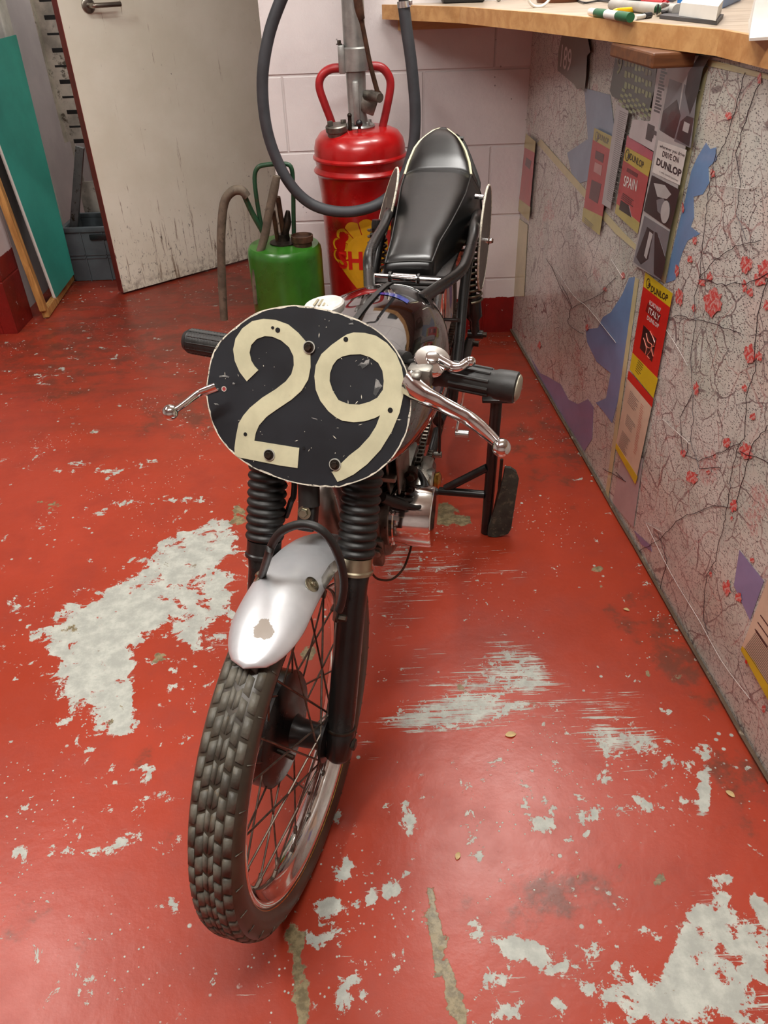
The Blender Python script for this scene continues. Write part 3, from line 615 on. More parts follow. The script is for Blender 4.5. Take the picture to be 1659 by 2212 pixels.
# ---- worktop
ZT, ZB = 1.104, 1.072
edge_px_b = [(848,32),(1000,44),(1150,60),(1300,78),(1430,95),(1590,105)]
eb = [PZ(x, y, ZB) for x, y in edge_px_b]; eb[0] = V((.06, WY - .001, ZB))
eb = [V((p.x, min(p.y, WY - .001), ZB)) for p in eb]
tail_ = [V((.622, 1.30, ZB)), V((.66, -.3, ZB))]
eb[-1] = V((.618, 1.555, ZB))
out = eb + tail_ + [V((1.5, -.3, ZB)), V((1.5, WY - .001, ZB))]
wt = root('worktop', V((.9, 1.6, ZB)), 'wide worn wooden worktop with pine edging, cut diagonally over the map counter', 'worktop')
G().poly([p + V((0, 0, ZT - ZB)) for p in out], (0, 0, 1), ZT - ZB).go('top_board', M_woodtop, wt, False)
def offs(pts, d, z0, z1, g):
    R = []
    for i, p in enumerate(pts):
        a = (pts[min(i + 1, len(pts) - 1)] - pts[max(i - 1, 0)]).normalized(); n = V((a.y, -a.x, 0)); 
        if n.x > 0: n = -n
        R.append([V((p.x, p.y, z0)), V((p.x, p.y, z1)), V((p.x, p.y, z1)) + n * d, V((p.x, p.y, z0)) + n * d])
    g.rows(R, closed=True)
g = G(); offs([eb[0] + V((0, -.012, 0))] + eb[1:], .012, ZB - .006, ZT + .001, g); g.go('edge_strip', M_wood, wt, False)
g = G(); offs([eb[-1]] + tail_, .012, ZB - .006, ZT + .001, g); g.go('edge_strip', woodmat('pine_edge2', (176, 122, 68), (200, 150, 94), (0, 0, -1.6), (1.2, 14, 14)), wt, False)
wbox('support_batten', .1, .5, WY - .03, WY - .001, 1.035, ZB - .001, M_wood, wt)
g = G(); bq = PP(1408, 98, P0 + PN * .05, PN); g.box(V((bq.x, bq.y, ZB - .020)), PD, PN, (0, 0, 1), .24, .085, .026, .004); g.go('support_bracket', woodmat('dark_bracket', (84, 48, 24), (112, 68, 36), (0, 0, -1.6)), wt, False)


# ---- things on the worktop (z = ZT)
Z0 = ZT + .0005
def onT(x, y, dz=0.0): return PZ(x, y, Z0 + dz)
def lying(name, label, cat, a, b, r, parts, group=None):
    """a rod or tube lying on the worktop; parts = (name, material, t0, t1, radius factor)"""
    a = onT(*a, r); b = onT(*b, r); rr = root(name, (a + b) / 2 - V((0, 0, r)), label, cat, group); u = b - a
    for nm, m, t0, t1, k in parts:
        rk = [r * k] * 2 if not isinstance(k, tuple) else [r * k[0], r * k[1]]
        P = [a + u * t0, a + u * t1]; G().tube(P, rk, 18).go(nm, m, rr)
    return rr
M_lime = mat('bright_green_plastic', (40, 190, 70), .35); M_glue = mat('green_label', (20, 96, 58), .4); M_yel = mat('yellow_pencil', (236, 186, 20), .35); M_rp = mat('red_plastic', (176, 22, 34), .3)
lying('glue_stick', 'white and green glue stick lying nearest the worktop edge', 'glue stick', (1276, 26), (1364, 38), .0085, [('body', M_white, .12, .86, 1), ('label_band', M_glue, .16, .42, 1.03), ('label_band', M_glue, .70, .98, 1.03), ('cap', M_white, 0, .12, .92)])
lying('pencil', 'yellow marker pencil with bright green cap behind the glue stick', 'pencil', (1322, 24), (1408, 18), .0055, [('barrel', M_yel, .1, .72, 1), ('tip', M_yel, 0, .1, (.3, 1)), ('cap', M_lime, .72, 1, 1.35)])
lying('pencil', 'black pen with clear barrel beside the round metal end', 'pen', (1372, 38), (1404, 33), .0045, [('barrel', M_white, 0, .6, 1), ('cap', M_dark, .6, 1, 1.4)])
p = onT(1419, 36); q = V((.35, .2, 0)).normalized(); rr = root('torch', p, 'small round chrome-ended torch beside the green cap', 'torch')
g = G(); g.lathe(p + V((0, 0, .0125)) - q * .0, q, [(.0, -.001), (.010, -.001), (.0122, .002), (.0122, .02), (.010, .024)], 24); g.go('lens_ring', M_chrome, rr)
g = G(); g.lathe(p + V((0, 0, .0115)), q, [(.010, .024), (.010, .045)], 20); g.go('barrel', M_dark, rr)
g = G(); 
for k in range(6): a_ = k * pi / 3; g.box(p + V((0, 0, .0125)) - q * .0016, (q.y, -q.x, 0), q, (0, 0, 1), .002, .001, .018) if k == 0 else None
g.go('lens_bar', M_dark, rr)
lying('rolled_tube', 'long grey rolled paper tube lying behind the pencils', 'paper roll', (1322, 10), (1462, 22), .011, [('roll', mat('grey_paper', (168, 164, 158), .6), 0, 1, 1)])
lying('screwdriver', 'red handled screwdriver lying behind the grey roll', 'screwdriver', (1390, 2), (1452, 8), .008, [('handle', M_rp, 0, .75, 1), ('collar', M_rp, .75, .85, .7), ('shaft', M_chrome, .85, 1.25, .3)])
def boxT(name, label, cat, pxs, h, parts_m, dz=0.0):
    P = [onT(x, y, dz) for x, y in pxs]; c = sum(P, V((0, 0, 0))) / len(P); rr = root(name, c, label, cat)
    G().poly([p + V((0, 0, h)) for p in P], (0, 0, 1), h).go(parts_m[0][0], parts_m[0][1], rr, False); return rr, P
r_, P_ = boxT('notebook', 'thin dark grey notebook under the white eraser block', 'notebook', [(1424, 40), (1548, 54), (1562, 38), (1450, 28)], .006, [('cover', mat('dark_cover', (66, 64, 66), .5))])
r_, P_ = boxT('paper_block', 'white wavy paper block on the dark notebook', 'paper block', [(1466, 34), (1546, 45), (1558, 27), (1476, 19)], .022, [('pages', M_paper)], .0065)
r_, P_ = boxT('tin_box', 'blue and white tin at the back of the worktop', 'tin', [(1462, 10), (1560, 18), (1600, 0), (1500, -8)], .03, [('box', mat('blue_tin', (60, 128, 200), .35))])
r_, P_ = boxT('laptop', 'dark flat case at the back of the worktop behind the red screwdriver', 'case', [(1300, 3), (1440, 12), (1470, -6), (1330, -14)], .014, [('case', M_dark)])
# open book, pages curling over the edge
ob = root('open_book', onT(1620, 50), 'open white book with curled yellowed pages at the near end of the worktop', 'book')
for side, nm in ((-1, 'left_pages'), (1, 'right_pages')):
    g = G(); R = []
    for i in range(9):
        t_ = i / 8; u_ = side * t_ * .15; zz = Z0 + .004 + .052 * math.exp(-((t_ - .18) / .28) ** 2) + .008 * (1 - t_)
        base = V((.76, 1.56, 0)); R.append([base + V((u_ * .5 + k_ * -.115, u_ * 1.25 + k_ * -.03, zz if w_ else Z0)) for k_, w_ in ((0, 1), (.5, 1), (1, 1), (1, 0), (0, 0))])
    g.rows(R, closed=True); g.go(nm, M_paper, ob)
# white clip ring, wooden disc, black lead
p = onT(1163, 16); rr = root('plastic_ring', p, 'white plastic ring standing at the worktop edge', 'ring')
g = G(); P = [p + V((.035 * cos(a_) + .0, .010 * cos(a_), .036 + .035 * sin(a_))) for a_ in [2 * pi * k / 28 for k in range(29)]]; g.tube(P, .004, 8, cap=False); g.go('ring', M_white, rr)
p = onT(1205, 4); rr = root('wooden_coaster', p, 'round brown wooden coaster near the white ring', 'coaster'); g = G(); g.lathe(p, (0, 0, 1), [(.06, 0), (.062, .004), (.062, .014), (.056, .018), (0, .018)], 36); g.go('disc', mat('brown_wood', (104, 56, 28), .4), rr)
p = onT(1262, 6); rr = root('cable_lead', p, 'thin black cable curling on the worktop', 'cable'); g = G(); g.tube([onT(1240, -4, .003), onT(1262, 6, .003), onT(1290, 2, .003), onT(1310, 3, .003), onT(1340, 8, .003)], .0025, 8, sub=6); g.go('cable', M_dark, rr)
for (x, y, lab) in ((918, 6, 'chrome foot of a stand at the left end of the worktop'), (1077, 4, 'chrome foot of a stand further right on the worktop')):
    p = onT(x, y); rr = root('chrome_hook', p, lab.replace('foot of a stand', 'hook lying'), 'hook'); g = G(); g.tube([p + V((0, 0, .006)), p + V((.006, .012, .02)), p + V((.02, .03, .05))], .006, 10, sub=4); g.ball(p + V((0, 0, .007)), .007); g.go('foot', M_greymetal, rr)
p = onT(1010, -6); rr = root('black_case', V((.30, 2.87, Z0)), 'black flat case standing between the two chrome hooks', 'case'); wb = G().box((.30, 2.87, Z0 + .06), (1, 0, 0), (0, 1, 0), (0, 0, 1), .13, .08, .12, .008).go('case', M_dark, rr)

# ================================================================== RED GREASE DRUM
DX, DY = -.036, 2.71
drum = root('oil_drum', (DX, DY, 0), 'tall red drum with hand pump and yellow shell emblem against the white wall', 'oil drum')
Rm = .145
prof = [(.112, 0), (.116, .006), (.118, .05), (.134, .60), (.140, .655), (.146, .662), (.1515, .667), (.1515, .671), (.146, .677), (.142, .682), (.145, .700), (.1515, .706), (.1515, .711), (.146, .717), (.146, .735), (.140, .758), (.124, .778), (.10, .788), (.06, .792), (0, .793)]
# the drum tapers down from its top lip
g = G(); g.lathe((DX, DY, 0), (0, 0, 1), prof, 64); g.go('drum_body', M_red, drum)
def onDrum(px, py, lift=.0015):
    """hit the front of the tapering drum with a pixel ray"""
    d = ray(px, py); t = 2.0
    best = None
    for k in range(4000):
        t_ = 1.9 + k * .0006; p = CAM + d * t_; z = p.z
        r = .118 + (.134 - .118) * (z - .05) / .55
        if math.hypot(p.x - DX, p.y - DY) < r + lift: return p
    return CAM + d * 2.8
# emblem : scallop with lobes
c0 = V((DX + .035, 0, .30))
def dsurf(u, z, lift):
    r = .118 + (.134 - .118) * (z - .05) / .55 + lift; a = u / r; return V((DX + r * sin(a), DY - r * cos(a), z))
g = G(); NL = 9; cu, cz = .012, .436; AX = 1.22
def lob(i0, i1): pass
for i in range(NL):
    a0 = radians(-24 + i * (228 / NL)); a1 = radians(-24 + (i + 1) * (228 / NL)); gap = .018
    a0 += gap; a1 -= gap; n = 7; ring0 = []; ring1 = []
    for k in range(n):
        s_k = k / (n - 1); a = a0 + (a1 - a0) * s_k; R_ = .098 + .009 * sin(pi * s_k); ring1.append((cu + AX * R_ * cos(a), cz + R_ * sin(a))); ring0.append((cu + AX * .058 * cos(a), cz + .058 * sin(a)))
    for k in range(n - 1): g.add([dsurf(*ring0[k], .0012), dsurf(*ring1[k], .0012), dsurf(*ring1[k+1], .0012), dsurf(*ring0[k+1], .0012)], [(0, 1, 2, 3)])
n = 40; P = []
for k in range(n): a = 2 * pi * k / n; P.append((cu + AX * .0585 * cos(a), cz + .0585 * sin(a)))
rings = [[(cu + (x - cu) * f_, cz + (z - cz) * f_) for x, z in P] for f_ in (1, .75, .5, .25, .02)]
for i in range(4):
    for k in range(n): k2 = (k + 1) % n; g.add([dsurf(*rings[i][k], .0012), dsurf(*rings[i][k2], .0012), dsurf(*rings[i+1][k2], .0012), dsurf(*rings[i+1][k], .0012)], [(0, 1, 2, 3)])
for k in range(10):   # foot of the shell
    za, zb = cz - .03 - .009 * k, cz - .03 - .009 * (k + 1); wa, wb = .116 - .0075 * k, .116 - .0075 * (k + 1)
    for j in range(8):
        f0, f1 = -1 + j / 4, -1 + (j + 1) / 4; g.add([dsurf(cu + wa * f0, za, .0011), dsurf(cu + wa * f1, za, .0011), dsurf(cu + wb * f1, zb, .0011), dsurf(cu + wb * f0, zb, .0011)], [(0, 1, 2, 3)])
link('shell_emblem', g.v, g.f, M_yellow, drum, True, sharp='open')
vs, fs = textmesh('SHELL', .076, bold=.003, spacing=1.05)
link('emblem_lettering', [dsurf(cu + v.x * 1.0, cz + v.y * 1.05 - .030, .0022) for v in vs], fs, M_redtext, drum, False, sharp='open')
# top fittings
TZ = .79
col0 = V((DX - .002, DY - .01, TZ))
g = G(); g.lathe(col0, (0, 0, 1), [(.052, 0), (.054, .006), (.050, .011), (.034, .013), (.031, .022), (.028, .04), (.030, .14), (.030, .16)], 36)
for k in range(5): a = k * 2 * pi / 5 + .5; g.bolt(col0 + V((.043 * cos(a), .043 * sin(a), .01)), (0, 0, 1), .0055, .009)
g.box(col0 + V((-.002, -.036, .075)), (1, 0, 0), (0, 1, 0), (0, 0, 1), .020, .022, .12, .005); g.go('pump_base', M_greymetal, drum)
g = G(); g.lathe(col0 + V((0, 0, .155)), (0, 0, 1), [(.030, 0), (.040, .004), (.040, .062), (.036, .066)], 36); g.box(col0 + V((-.04, -.012, .19)), (1, 0, 0), (0, 1, 0), (0, 0, 1), .02, .03, .075, .004); g.go('pump_collar', M_greymetal, drum)
g = G(); g.bolt(col0 + V((-.045, -.016, .228)), (0, 0, 1), .006, .010); g.go('collar_bolt', M_darkmetal, drum)
g = G(); g.lathe(col0 + V((0, 0, .22)), (0, 0, 1), [(.033, 0), (.033, .75), (.02, .76)], 36); g.go('pump_column', M_greymetal, drum)
lp = PY(818, 208, DY - .065)
g = G(); g.tube([PY(790, 205, DY - .03), lp], [.014, .016], 14); g.tube([lp - V((.022, 0, 0)) + V((0, .01, .004)), lp + V((.004, -.022, -.002))], .0135, 18); g.box(PY(795, 228, DY - .03), (1, 0, -.4), (0, 1, 0), (.4, 0, 1), .05, .012, .045, .004); g.go('lever_pivot', M_castalu, drum)
g = G(); g.tube([lp, PY(800, 140, DY - .075), PY(783, 55, DY - .085), PY(778, 38, DY - .088)], [.0075, .007, .0068, .008], 12, sub=5)
g.tube([PY(782, 42, DY - .088), PY(775, 15, DY - .09), PY(767, -60, DY - .095)], [.009, .013, .014], 12, sub=4); g.go('pump_lever', M_rust, drum)
# carrying handle
g = G(); hp = [(720, 275), (712, 252), (702, 226), (690, 190), (694, 165), (714, 149), (745, 146), (790, 143), (822, 145), (840, 165), (843, 192), (833, 245), (826, 275)]
g.tube([PY(x, y, DY + .0) for x, y in hp], .0125, 14, sub=5); g.go('carrying_handle', M_redhandle, drum)
fc = V((DX - .066, DY - .068, TZ - .012)); g = G(); g.lathe(fc, (-.06, -.1, 1), [(.030, 0), (.030, .012), (.034, .016), (.034, .030), (.031, .033), (.0, .033)], 36)
for k in range(2): a = .4 + k * pi; g.box(fc + V((.022 * cos(a), .022 * sin(a), .038)), (cos(a), sin(a), 0), (-sin(a), cos(a), 0), (0, 0, 1), .016, .010, .014, .002)
g.go('filler_cap', M_castalu, drum)
g = G(); g.tube([fc + V((.04, .01, .01)), fc + V((.04, .01, .055))], .006, 12); g.ball(fc + V((.04, .01, .055)), .0072); g.go('vent_pin', M_darkmetal, drum)
g = G(); kp = V((DX + .003, DY - .088, TZ - .012)); g.tube([kp, kp + V((0, 0, .022))], .0065, 12); g.go('valve_stem', M_redhandle, drum)
g = G(); g.tube([kp + V((0, 0, .020)), kp + V((0, 0, .03))], .005, 10); g.ball(kp + V((0, 0, .037)), .0105); g.go('valve_knob', M_dark, drum)
# the hose loop hangs in front
hy = DY - .20
hl = [(640, -70), (607, 0), (580, 80), (567, 170), (573, 260), (592, 330), (625, 395), (668, 438), (720, 456), (775, 455), (825, 436), (865, 395), (890, 330), (897, 250), (890, 150), (878, 60), (872, 12)]
g = G(); g.tube([PY(x, y, hy + (.02 if i > 9 else 0)) for i, (x, y) in enumerate(hl)], .0165, 18, sub=7); hose = g.go('pump_hose', M_hose, drum)
g = G(); e0, e1 = PY(873, 16, hy + .02), PY(872, 2, hy + .02); g.tube([e0, e1], .0185, 20); g.box(e1 + V((.019, -.008, -.004)), (1, 0, 0), (0, 1, 0), (0, 0, 1), .008, .012, .010, .001); g.go('hose_clamp', M_chrome, drum)
g = G(); g.tube([PY(872, 6, hy + .02), PY(866, -60, hy + .03), PY(800, -150, DY), V((DX, DY, 1.66))], .014, 14, sub=5); g.go('hose_tail', M_dark, drum)

# ================================================================== GREEN CAN
gy = 2.54; cl = PY(533, 528, gy); cr = PY(694, 528, gy); gx = (cl.x + cr.x) / 2; gr = (cr.x - cl.x) / 2
can = root('oil_can', (gx, gy, 0), 'squat green oil can with hoop handle and old brown hoses beside the red drum', 'oil can')
gt = .485
g = G(); g.lathe((gx, gy, 0), (0, 0, 1), [(gr * .97, 0), (gr, .006), (gr, gt - .025), (gr * .98, gt - .01), (gr * .92, gt), (gr * .5, gt + .004), (0, gt + .005)], 56); g.go('can_body', M_green, can)
cc_ = V((gx + .062, gy - .028, gt)); g = G(); g.lathe(cc_, (0, 0, 1), [(.030, 0), (.030, .014), (.034, .016), (.035, .034), (.031, .034), (.029, .028), (0, .028)], 36); g.go('filler_cap', M_rust, can)
g = G(); hh = [(568, 505), (556, 440), (550, 385), (557, 362), (575, 356), (605, 354), (628, 360), (633, 400), (634, 460), (635, 520)]
g.tube([PY(x, y, gy + .0) for x, y in hh], .0068, 12, sub=5); g.go('hoop_handle', M_greentube, can)
g = G(); g.tube([PY(524, 414, gy - .02), PY(545, 460, gy - .01), PY(572, 508, gy)], .0085, 12, sub=4); g.go('outlet_pipe', M_greentube, can)
g = G(); g.tube([PY(x, y, gy - .03) for x, y in ((535, 425), (520, 411), (500, 415), (484, 440), (478, 500), (478, 560), (480, 620), (484, 690))], [.012, .0145, .014, .0135, .0135, .013, .0135, .013], 14, sub=5); g.go('brown_hose', M_hosebrown, can)
g = G(); g.tube([PY(x, y, gy - .06) for x, y in ((598, 380), (592, 410), (580, 465), (572, 510), (556, 565), (552, 610), (554, 655))], [.011, .0135, .013, .013, .012, .0115, .010], 14, sub=5); g.go('spout_hose', M_hosebrown, can)
g = G(); g.tube([PY(600, 425, gy - .02), PY(607, 470, gy - .01), PY(612, 505, gy)], .008, 10, sub=3); g.tube([PY(590, 455, gy - .03), PY(596, 495, gy - .02), PY(600, 522, gy)], .007, 10, sub=3); g.go('pump_rod', M_rust, can)
g = G(); g.tube([PY(622, 455, gy), PY(620, 480, gy), PY(616, 500, gy), PY(616, 515, gy)], [.006, .014, .013, .016], 14, sub=3); g.lathe((gx, gy, gt + .002), (0, 0, 1), [(.045, 0), (.045, .006), (.02, .01), (.018, .03), (0, .03)], 24); g.bolt((gx + .03, gy - .01, gt + .008), (0, 0, 1), .005, .006); g.go('pump_body', M_darkmetal, can)

# ================================================================== LEFT CORNER
# wooden frame leaning on the wall
fb0 = PZ(100, 688, 0); fb1 = PZ(156, 606, 0)
fr = root('framed_board', (fb0 + fb1) / 2, 'teal green board in a pine frame leaning against the left wall', 'board')
L_ = (fb1 - fb0); Lu = L_.normalized(); lean = V((-.06, 0, 1)).normalized()
side = Lu.cross(lean)
if side.x < 0: side = -side
def bar(a, b, w, d, ax, name, m, parent): 
    u = (b - a).normalized(); ay = ax - u * ax.dot(u); return G().box((a + b) / 2, u, ay, u.cross(ay), (b - a).length, w, d, .002).go(name, m, parent, False)
th_ = .022
bar(fb0 + V((0, 0, .02)), fb1 + V((0, 0, .02)), .034, .026, lean, 'bottom_rail', M_woodframe, fr)
bar(fb0 + V((0, 0, .038)) - Lu * 0, PP(0, 420, fb0, Lu) + V((-.02, 0, .35)), .036, .026, Lu, 'near_stile', M_woodframe, fr)
bar(fb1 + V((0, 0, .038)), fb1 + V((-.075, .0, .95)), .03, .02, Lu, 'far_stile', M_woodframe, fr)
# teal board
tb0 = PZ(120, 646, .03); tn = V((1, -.12, .06)).normalized()
tpts = [tb0] + [PP(x, y, tb0, tn) for x, y in ((160, 592), (98, 335), (35, 75), (0, 84), (-60, 100), (-60, 240), (0, 318))]
bd = fr
G().poly(tpts, tn, .006).go('board_face', M_teal, bd, False)
g = G(); ep = [tb0 - tn * .003, PP(0, 318, tb0, tn) - tn * .003, PP(-60, 150, tb0, tn) - tn * .003]; g.tube(ep, .0065, 6); g.go('white_edge', M_white, bd)
# grey crate
k0 = PZ(163, 608, 0); cw, cd, chh = .36, .26, .24
kx = k0.x + cw / 2 + .0; ky = k0.y + cd / 2
cr_ = root('plastic_crate', (kx, ky, 0), 'grey plastic stacking crate on the floor behind the open door', 'crate')
g = G()
for sx in (-1, 1):
    g.box((kx + sx * (cw / 2 - .004), ky, chh / 2 + .002), (1, 0, 0), (0, 1, 0), (0, 0, 1), .006, cd, chh)
    g.box((kx, ky + sx * (cd / 2 - .004), chh / 2 + .002), (1, 0, 0), (0, 1, 0), (0, 0, 1), cw, .006, chh)
    for z in (.11, .125): g.box((kx, ky + sx * (cd / 2), z), (1, 0, 0), (0, 1, 0), (0, 0, 1), cw, .010, .005)
    for xx in (-.1, .0, .1): g.box((kx + xx, ky + sx * (cd / 2), chh / 2), (1, 0, 0), (0, 1, 0), (0, 0, 1), .005, .010, chh)
g.box((kx, ky, .006), (1, 0, 0), (0, 1, 0), (0, 0, 1), cw, cd, .006)
g.go('crate_body', M_greyplastic, cr_, False)
g = G()
for sx in (-1, 1):
    g.box((kx + sx * cw / 2, ky, chh), (1, 0, 0), (0, 1, 0), (0, 0, 1), .02, cd + .03, .022, .003); g.box((kx, ky + sx * cd / 2, chh), (1, 0, 0), (0, 1, 0), (0, 0, 1), cw + .03, .02, .022, .003)
g.go('crate_rim', M_greyplastic, cr_)
G().box((kx, ky - cd / 2 - .006, chh - .035), (1, 0, 0), (0, 1, 0), (0, 0, 1), .12, .008, .026, .004).go('handle_opening', M_dark, cr_)
# slotted aluminium upright behind the door
sl = root('slotted_upright', (-1.26, 4.06, 0), 'tall slotted aluminium upright standing behind the open door', 'shelving upright')
sy = 4.06; s0 = PY(118, 150, sy); sx0, sx1 = s0.x - .02, s0.x + .16
g = G(); z = .56; zz = []
while z < 2.0: zz.append(z); z += .062
g.box(((sx0 + sx1) / 2, sy, (1.5 + .56) / 2 + .17), (1, 0, 0), (0, 1, 0), (0, 0, 1), sx1 - sx0, .004, 1.28); g.box((sx0, sy - .02, 1.2), (1, 0, 0), (0, 1, 0), (0, 0, 1), .004, .04, 1.28)
g.box(((sx0 + sx1) / 2, sy, .28), (1, 0, 0), (0, 1, 0), (0, 0, 1), sx1 - sx0, .004, .20)
g.box((sx0 + .02, sy + .01, .28), (1, 0, 0), (0, 1, 0), (0, 0, 1), .02, .01, .56)
g.go('plate', M_slot, sl, False)
for i, z in enumerate(zz[:22]):
    h_ = .018 if i % 2 == 0 else .009
    G().box((sx0 + .10, sy - .0022, z), (1, 0, 0), (0, 1, 0), (0, 0, 1), .14 if i % 2 == 0 else .15, .003, h_, .0014).go('slot', M_dark, sl, False)
p = PY(165, 440, 3.80); rk = root('metal_strip', (p.x, 3.8, 0), 'narrow galvanised metal strip standing in the grey crate', 'metal strip')
a = PY(160, 490, 3.80); b = PY(172, 330, 3.80)
G().box((a + b) / 2, (b - a), (0, 1, 0), (b - a).cross(V((0, 1, 0))), (b - a).length + .05, .02, .035).go('strip', mat('galvanised', (110, 112, 114), .45, .8, dirt=.4), rk, False)
dark_back = G().box((-1.30, 4.75, .6), (1, 0, 0), (0, 1, 0), (0, 0, 1), .42, .3, 1.2, .01)  # plain dark box set behind the slotted upright
dk_ = root('dark_backing', (-1.30, 4.75, 0), 'dark cabinet box in the passage behind the slotted upright', 'backing'); dark_back.go('backing_body', mat('backing_dark', (40, 38, 36), .6), dk_, False)
#PART3
# ================================================================== MOTORCYCLE
HC = V((-.143, .761, .284)); fF = V((-.293, -.956, 0)).normalized(); sS = V((.956, -.293, -.02)).normalized(); uU = sS.cross(fF).normalized()
if uU.z < 0: uU = -uU
dD = (uU * cos(radians(22)) - fF * sin(radians(22))).normalized()      # up along the fork
nN = (fF * cos(radians(22)) + uU * sin(radians(22))).normalized()      # forward from the fork
th = atan(.2208); aB = V((sin(th), cos(th), 0)); sB = V((cos(th), -sin(th), 0)); OB = V((-.085, .93, 0)); Zv = V((0, 0, 1))
def B(l, t, z): return OB + sB * l + aB * t + Zv * z
def PT(x, y, t): return PP(x, y, OB + aB * t, aB)                    # pixel on a cross plane of the bike
def PL(x, y, l): return PP(x, y, OB + sB * l, sB)                    # pixel on a lengthwise plane of the bike
bike = root('motorcycle', V((-.05, 1.2, 0)), 'black vintage racing motorcycle with oval number 29 plate and alloy front mudguard', 'motorcycle')
def wheel(c, f, s, u, name, disc_side, parent, full=True):
    Rr, To = .2365, .283; k = 96 if full else 48
    def ringpt(r, o, a): return c + s * o + (f * sin(a) + u * cos(a)) * r
    g = G()
    rimp = [(Rr + .004, .026), (Rr - .004, .0275), (Rr - .008, .024), (Rr - .010, .0185), (Rr - .018, .0135), (Rr - .022, .008), (Rr - .0235, 0), (Rr - .022, -.008), (Rr - .018, -.0135), (Rr - .010, -.0185), (Rr - .008, -.024), (Rr - .004, -.0275), (Rr + .004, -.026), (Rr + .001, -.02), (Rr - .010, -.008), (Rr - .012, 0), (Rr - .010, .008), (Rr + .001, .02)]
    g.lathe(c, s, rimp, k, closed=True); rim = g.go(name, M_chrome, parent, 'all')
    # tyre carcass
    g = G(); tp = [(Rr - .002, .0245), (Rr + .004, .0285), (Rr + .012, .0325), (Rr + .021, .0345), (Rr + .030, .0335), (Rr + .038, .0285), (Rr + .0425, .018), (Rr + .0435, 0)]
    tp = tp + [(r, -o) for r, o in tp[-2::-1]]
    g.lathe(c, s, tp + [(Rr - .006, -.02), (Rr - .006, .02)], k, closed=True)
    g.cur = 0
    if full:      # tread blocks in staggered rows, with ribs on the wall
        N = 62
        def blk(o0, o1, a0, a1, r0a, r1a, lift, skew):
            def P(o, a, rr): return ringpt(rr, o, a)
            def rad(o): o = abs(o); return Rr + .0442 - max(0, o - .012) ** 2 * 19
            b = []
            for (o, a) in ((o0, a0), (o1, a0 + skew), (o1, a1 + skew), (o0, a1)): b.append(P(o, a, rad(o) - .0025))
            tq = []
            m_ = .0007
            for (o, a) in ((o0 + m_, a0 + .004), (o1 - m_, a0 + skew + .004), (o1 - m_, a1 + skew - .004), (o0 + m_, a1 - .004)): tq.append(P(o, a, rad(o) + lift))
            g.add(b + tq, [(4, 5, 6, 7), (0, 1, 5, 4), (1, 2, 6, 5), (2, 3, 7, 6), (3, 0, 4, 7)])
        g.cur = 1
        st = 2 * pi / N
        for i in range(N):
            a = i * st
            blk(-.0066, -.0004, a, a + st * .80, 0, 0, .0016, .018); blk(.0004, .0066, a + .018, a + .018 + st * .80, 0, 0, .0016, -.018)
            blk(.0072, .0165, a + st * .35, a + st * 1.2, 0, 0, .0018, .016); blk(-.0165, -.0072, a + st * .35, a + st * 1.2, 0, 0, .0018, -.016)
            blk(.0182, .0275, a + st * .05, a + st * .90, 0, 0, .0018, .010); blk(-.0275, -.0182, a + st * .05, a + st * .90, 0, 0, .0018, -.010)
        for i in range(31):
            a = i * 2 * pi / 31
            for sg in (1,):
                g.tube([ringpt(Rr + .036, sg * .0312, a), ringpt(Rr + .025, sg * .0352, a)], .0008, 4)
    g.go('tyre', [M_wall_t, M_tyre], rim, 'all')
    if full: G().tube([ringpt(Rr + .0035, .0272, 2 * pi * i / 96) for i in range(97)], .0012, 6, cap=False).go('rim_edge', M_brass, rim)  # highlight and worn chrome of the flange, put in as a gold ring
    g = G(); d = -1
    g.lathe(c - s * .052, s, [(.030, -.012), (.034, 0), (.080, .002), (.087, .008), (.088, .034), (.080, .040), (.05, .044), (.026, .05), (.021, .062), (.0195, .085), (.021, .097), (.036, .099), (.036, .103), (.016, .105), (.014, .118)], 72)
    g.go('hub', M_black, rim)
    if full:
        g = G(); g.tube([ringpt(.05, -.012, 1.3), ringpt(.055, .018, 1.35)], .004, 8)
        g.go('brake_fitting', M_darkmetal, rim)
        ns = 36
        for i in range(ns):
            right = i % 2 == 0; ar = i * 2 * pi / ns; of = .047 if right else -.018; hr = .034 if right else .083
            tw = (1.25 if right else .42) * (1 if (i // 2) % 2 == 0 else -1)
            h0 = ringpt(hr, of, ar + tw); h1 = ringpt(Rr - .020, .004 if right else -.004, ar)
            q = h1 + (h0 - h1).normalized() * .014; q2 = h1 + (h0 - h1).normalized() * .0145
            G().tube([h0, q2, q, h1], [.0016, .0016, .0034, .0038], 6, cap=False).go('spoke', M_spoke, rim)
    return rim
FW = wheel(HC, fF, sS, uU, 'front_wheel', -1, bike)
g = G(); g.tube([HC - sS * .078, HC + sS * .082], .007, 12); g.bolt(HC + sS * .082, sS, .009, .01); g.go('front_axle', M_darkmetal, bike)
RC = B(0, 1.08, .372); RW = wheel(RC, -aB, sB, Zv, 'rear_wheel', -1, bike, False)
g = G(); g.tube([RC - sB * .12, RC + sB * .125], .008, 10); g.go('rear_axle', M_darkmetal, bike)

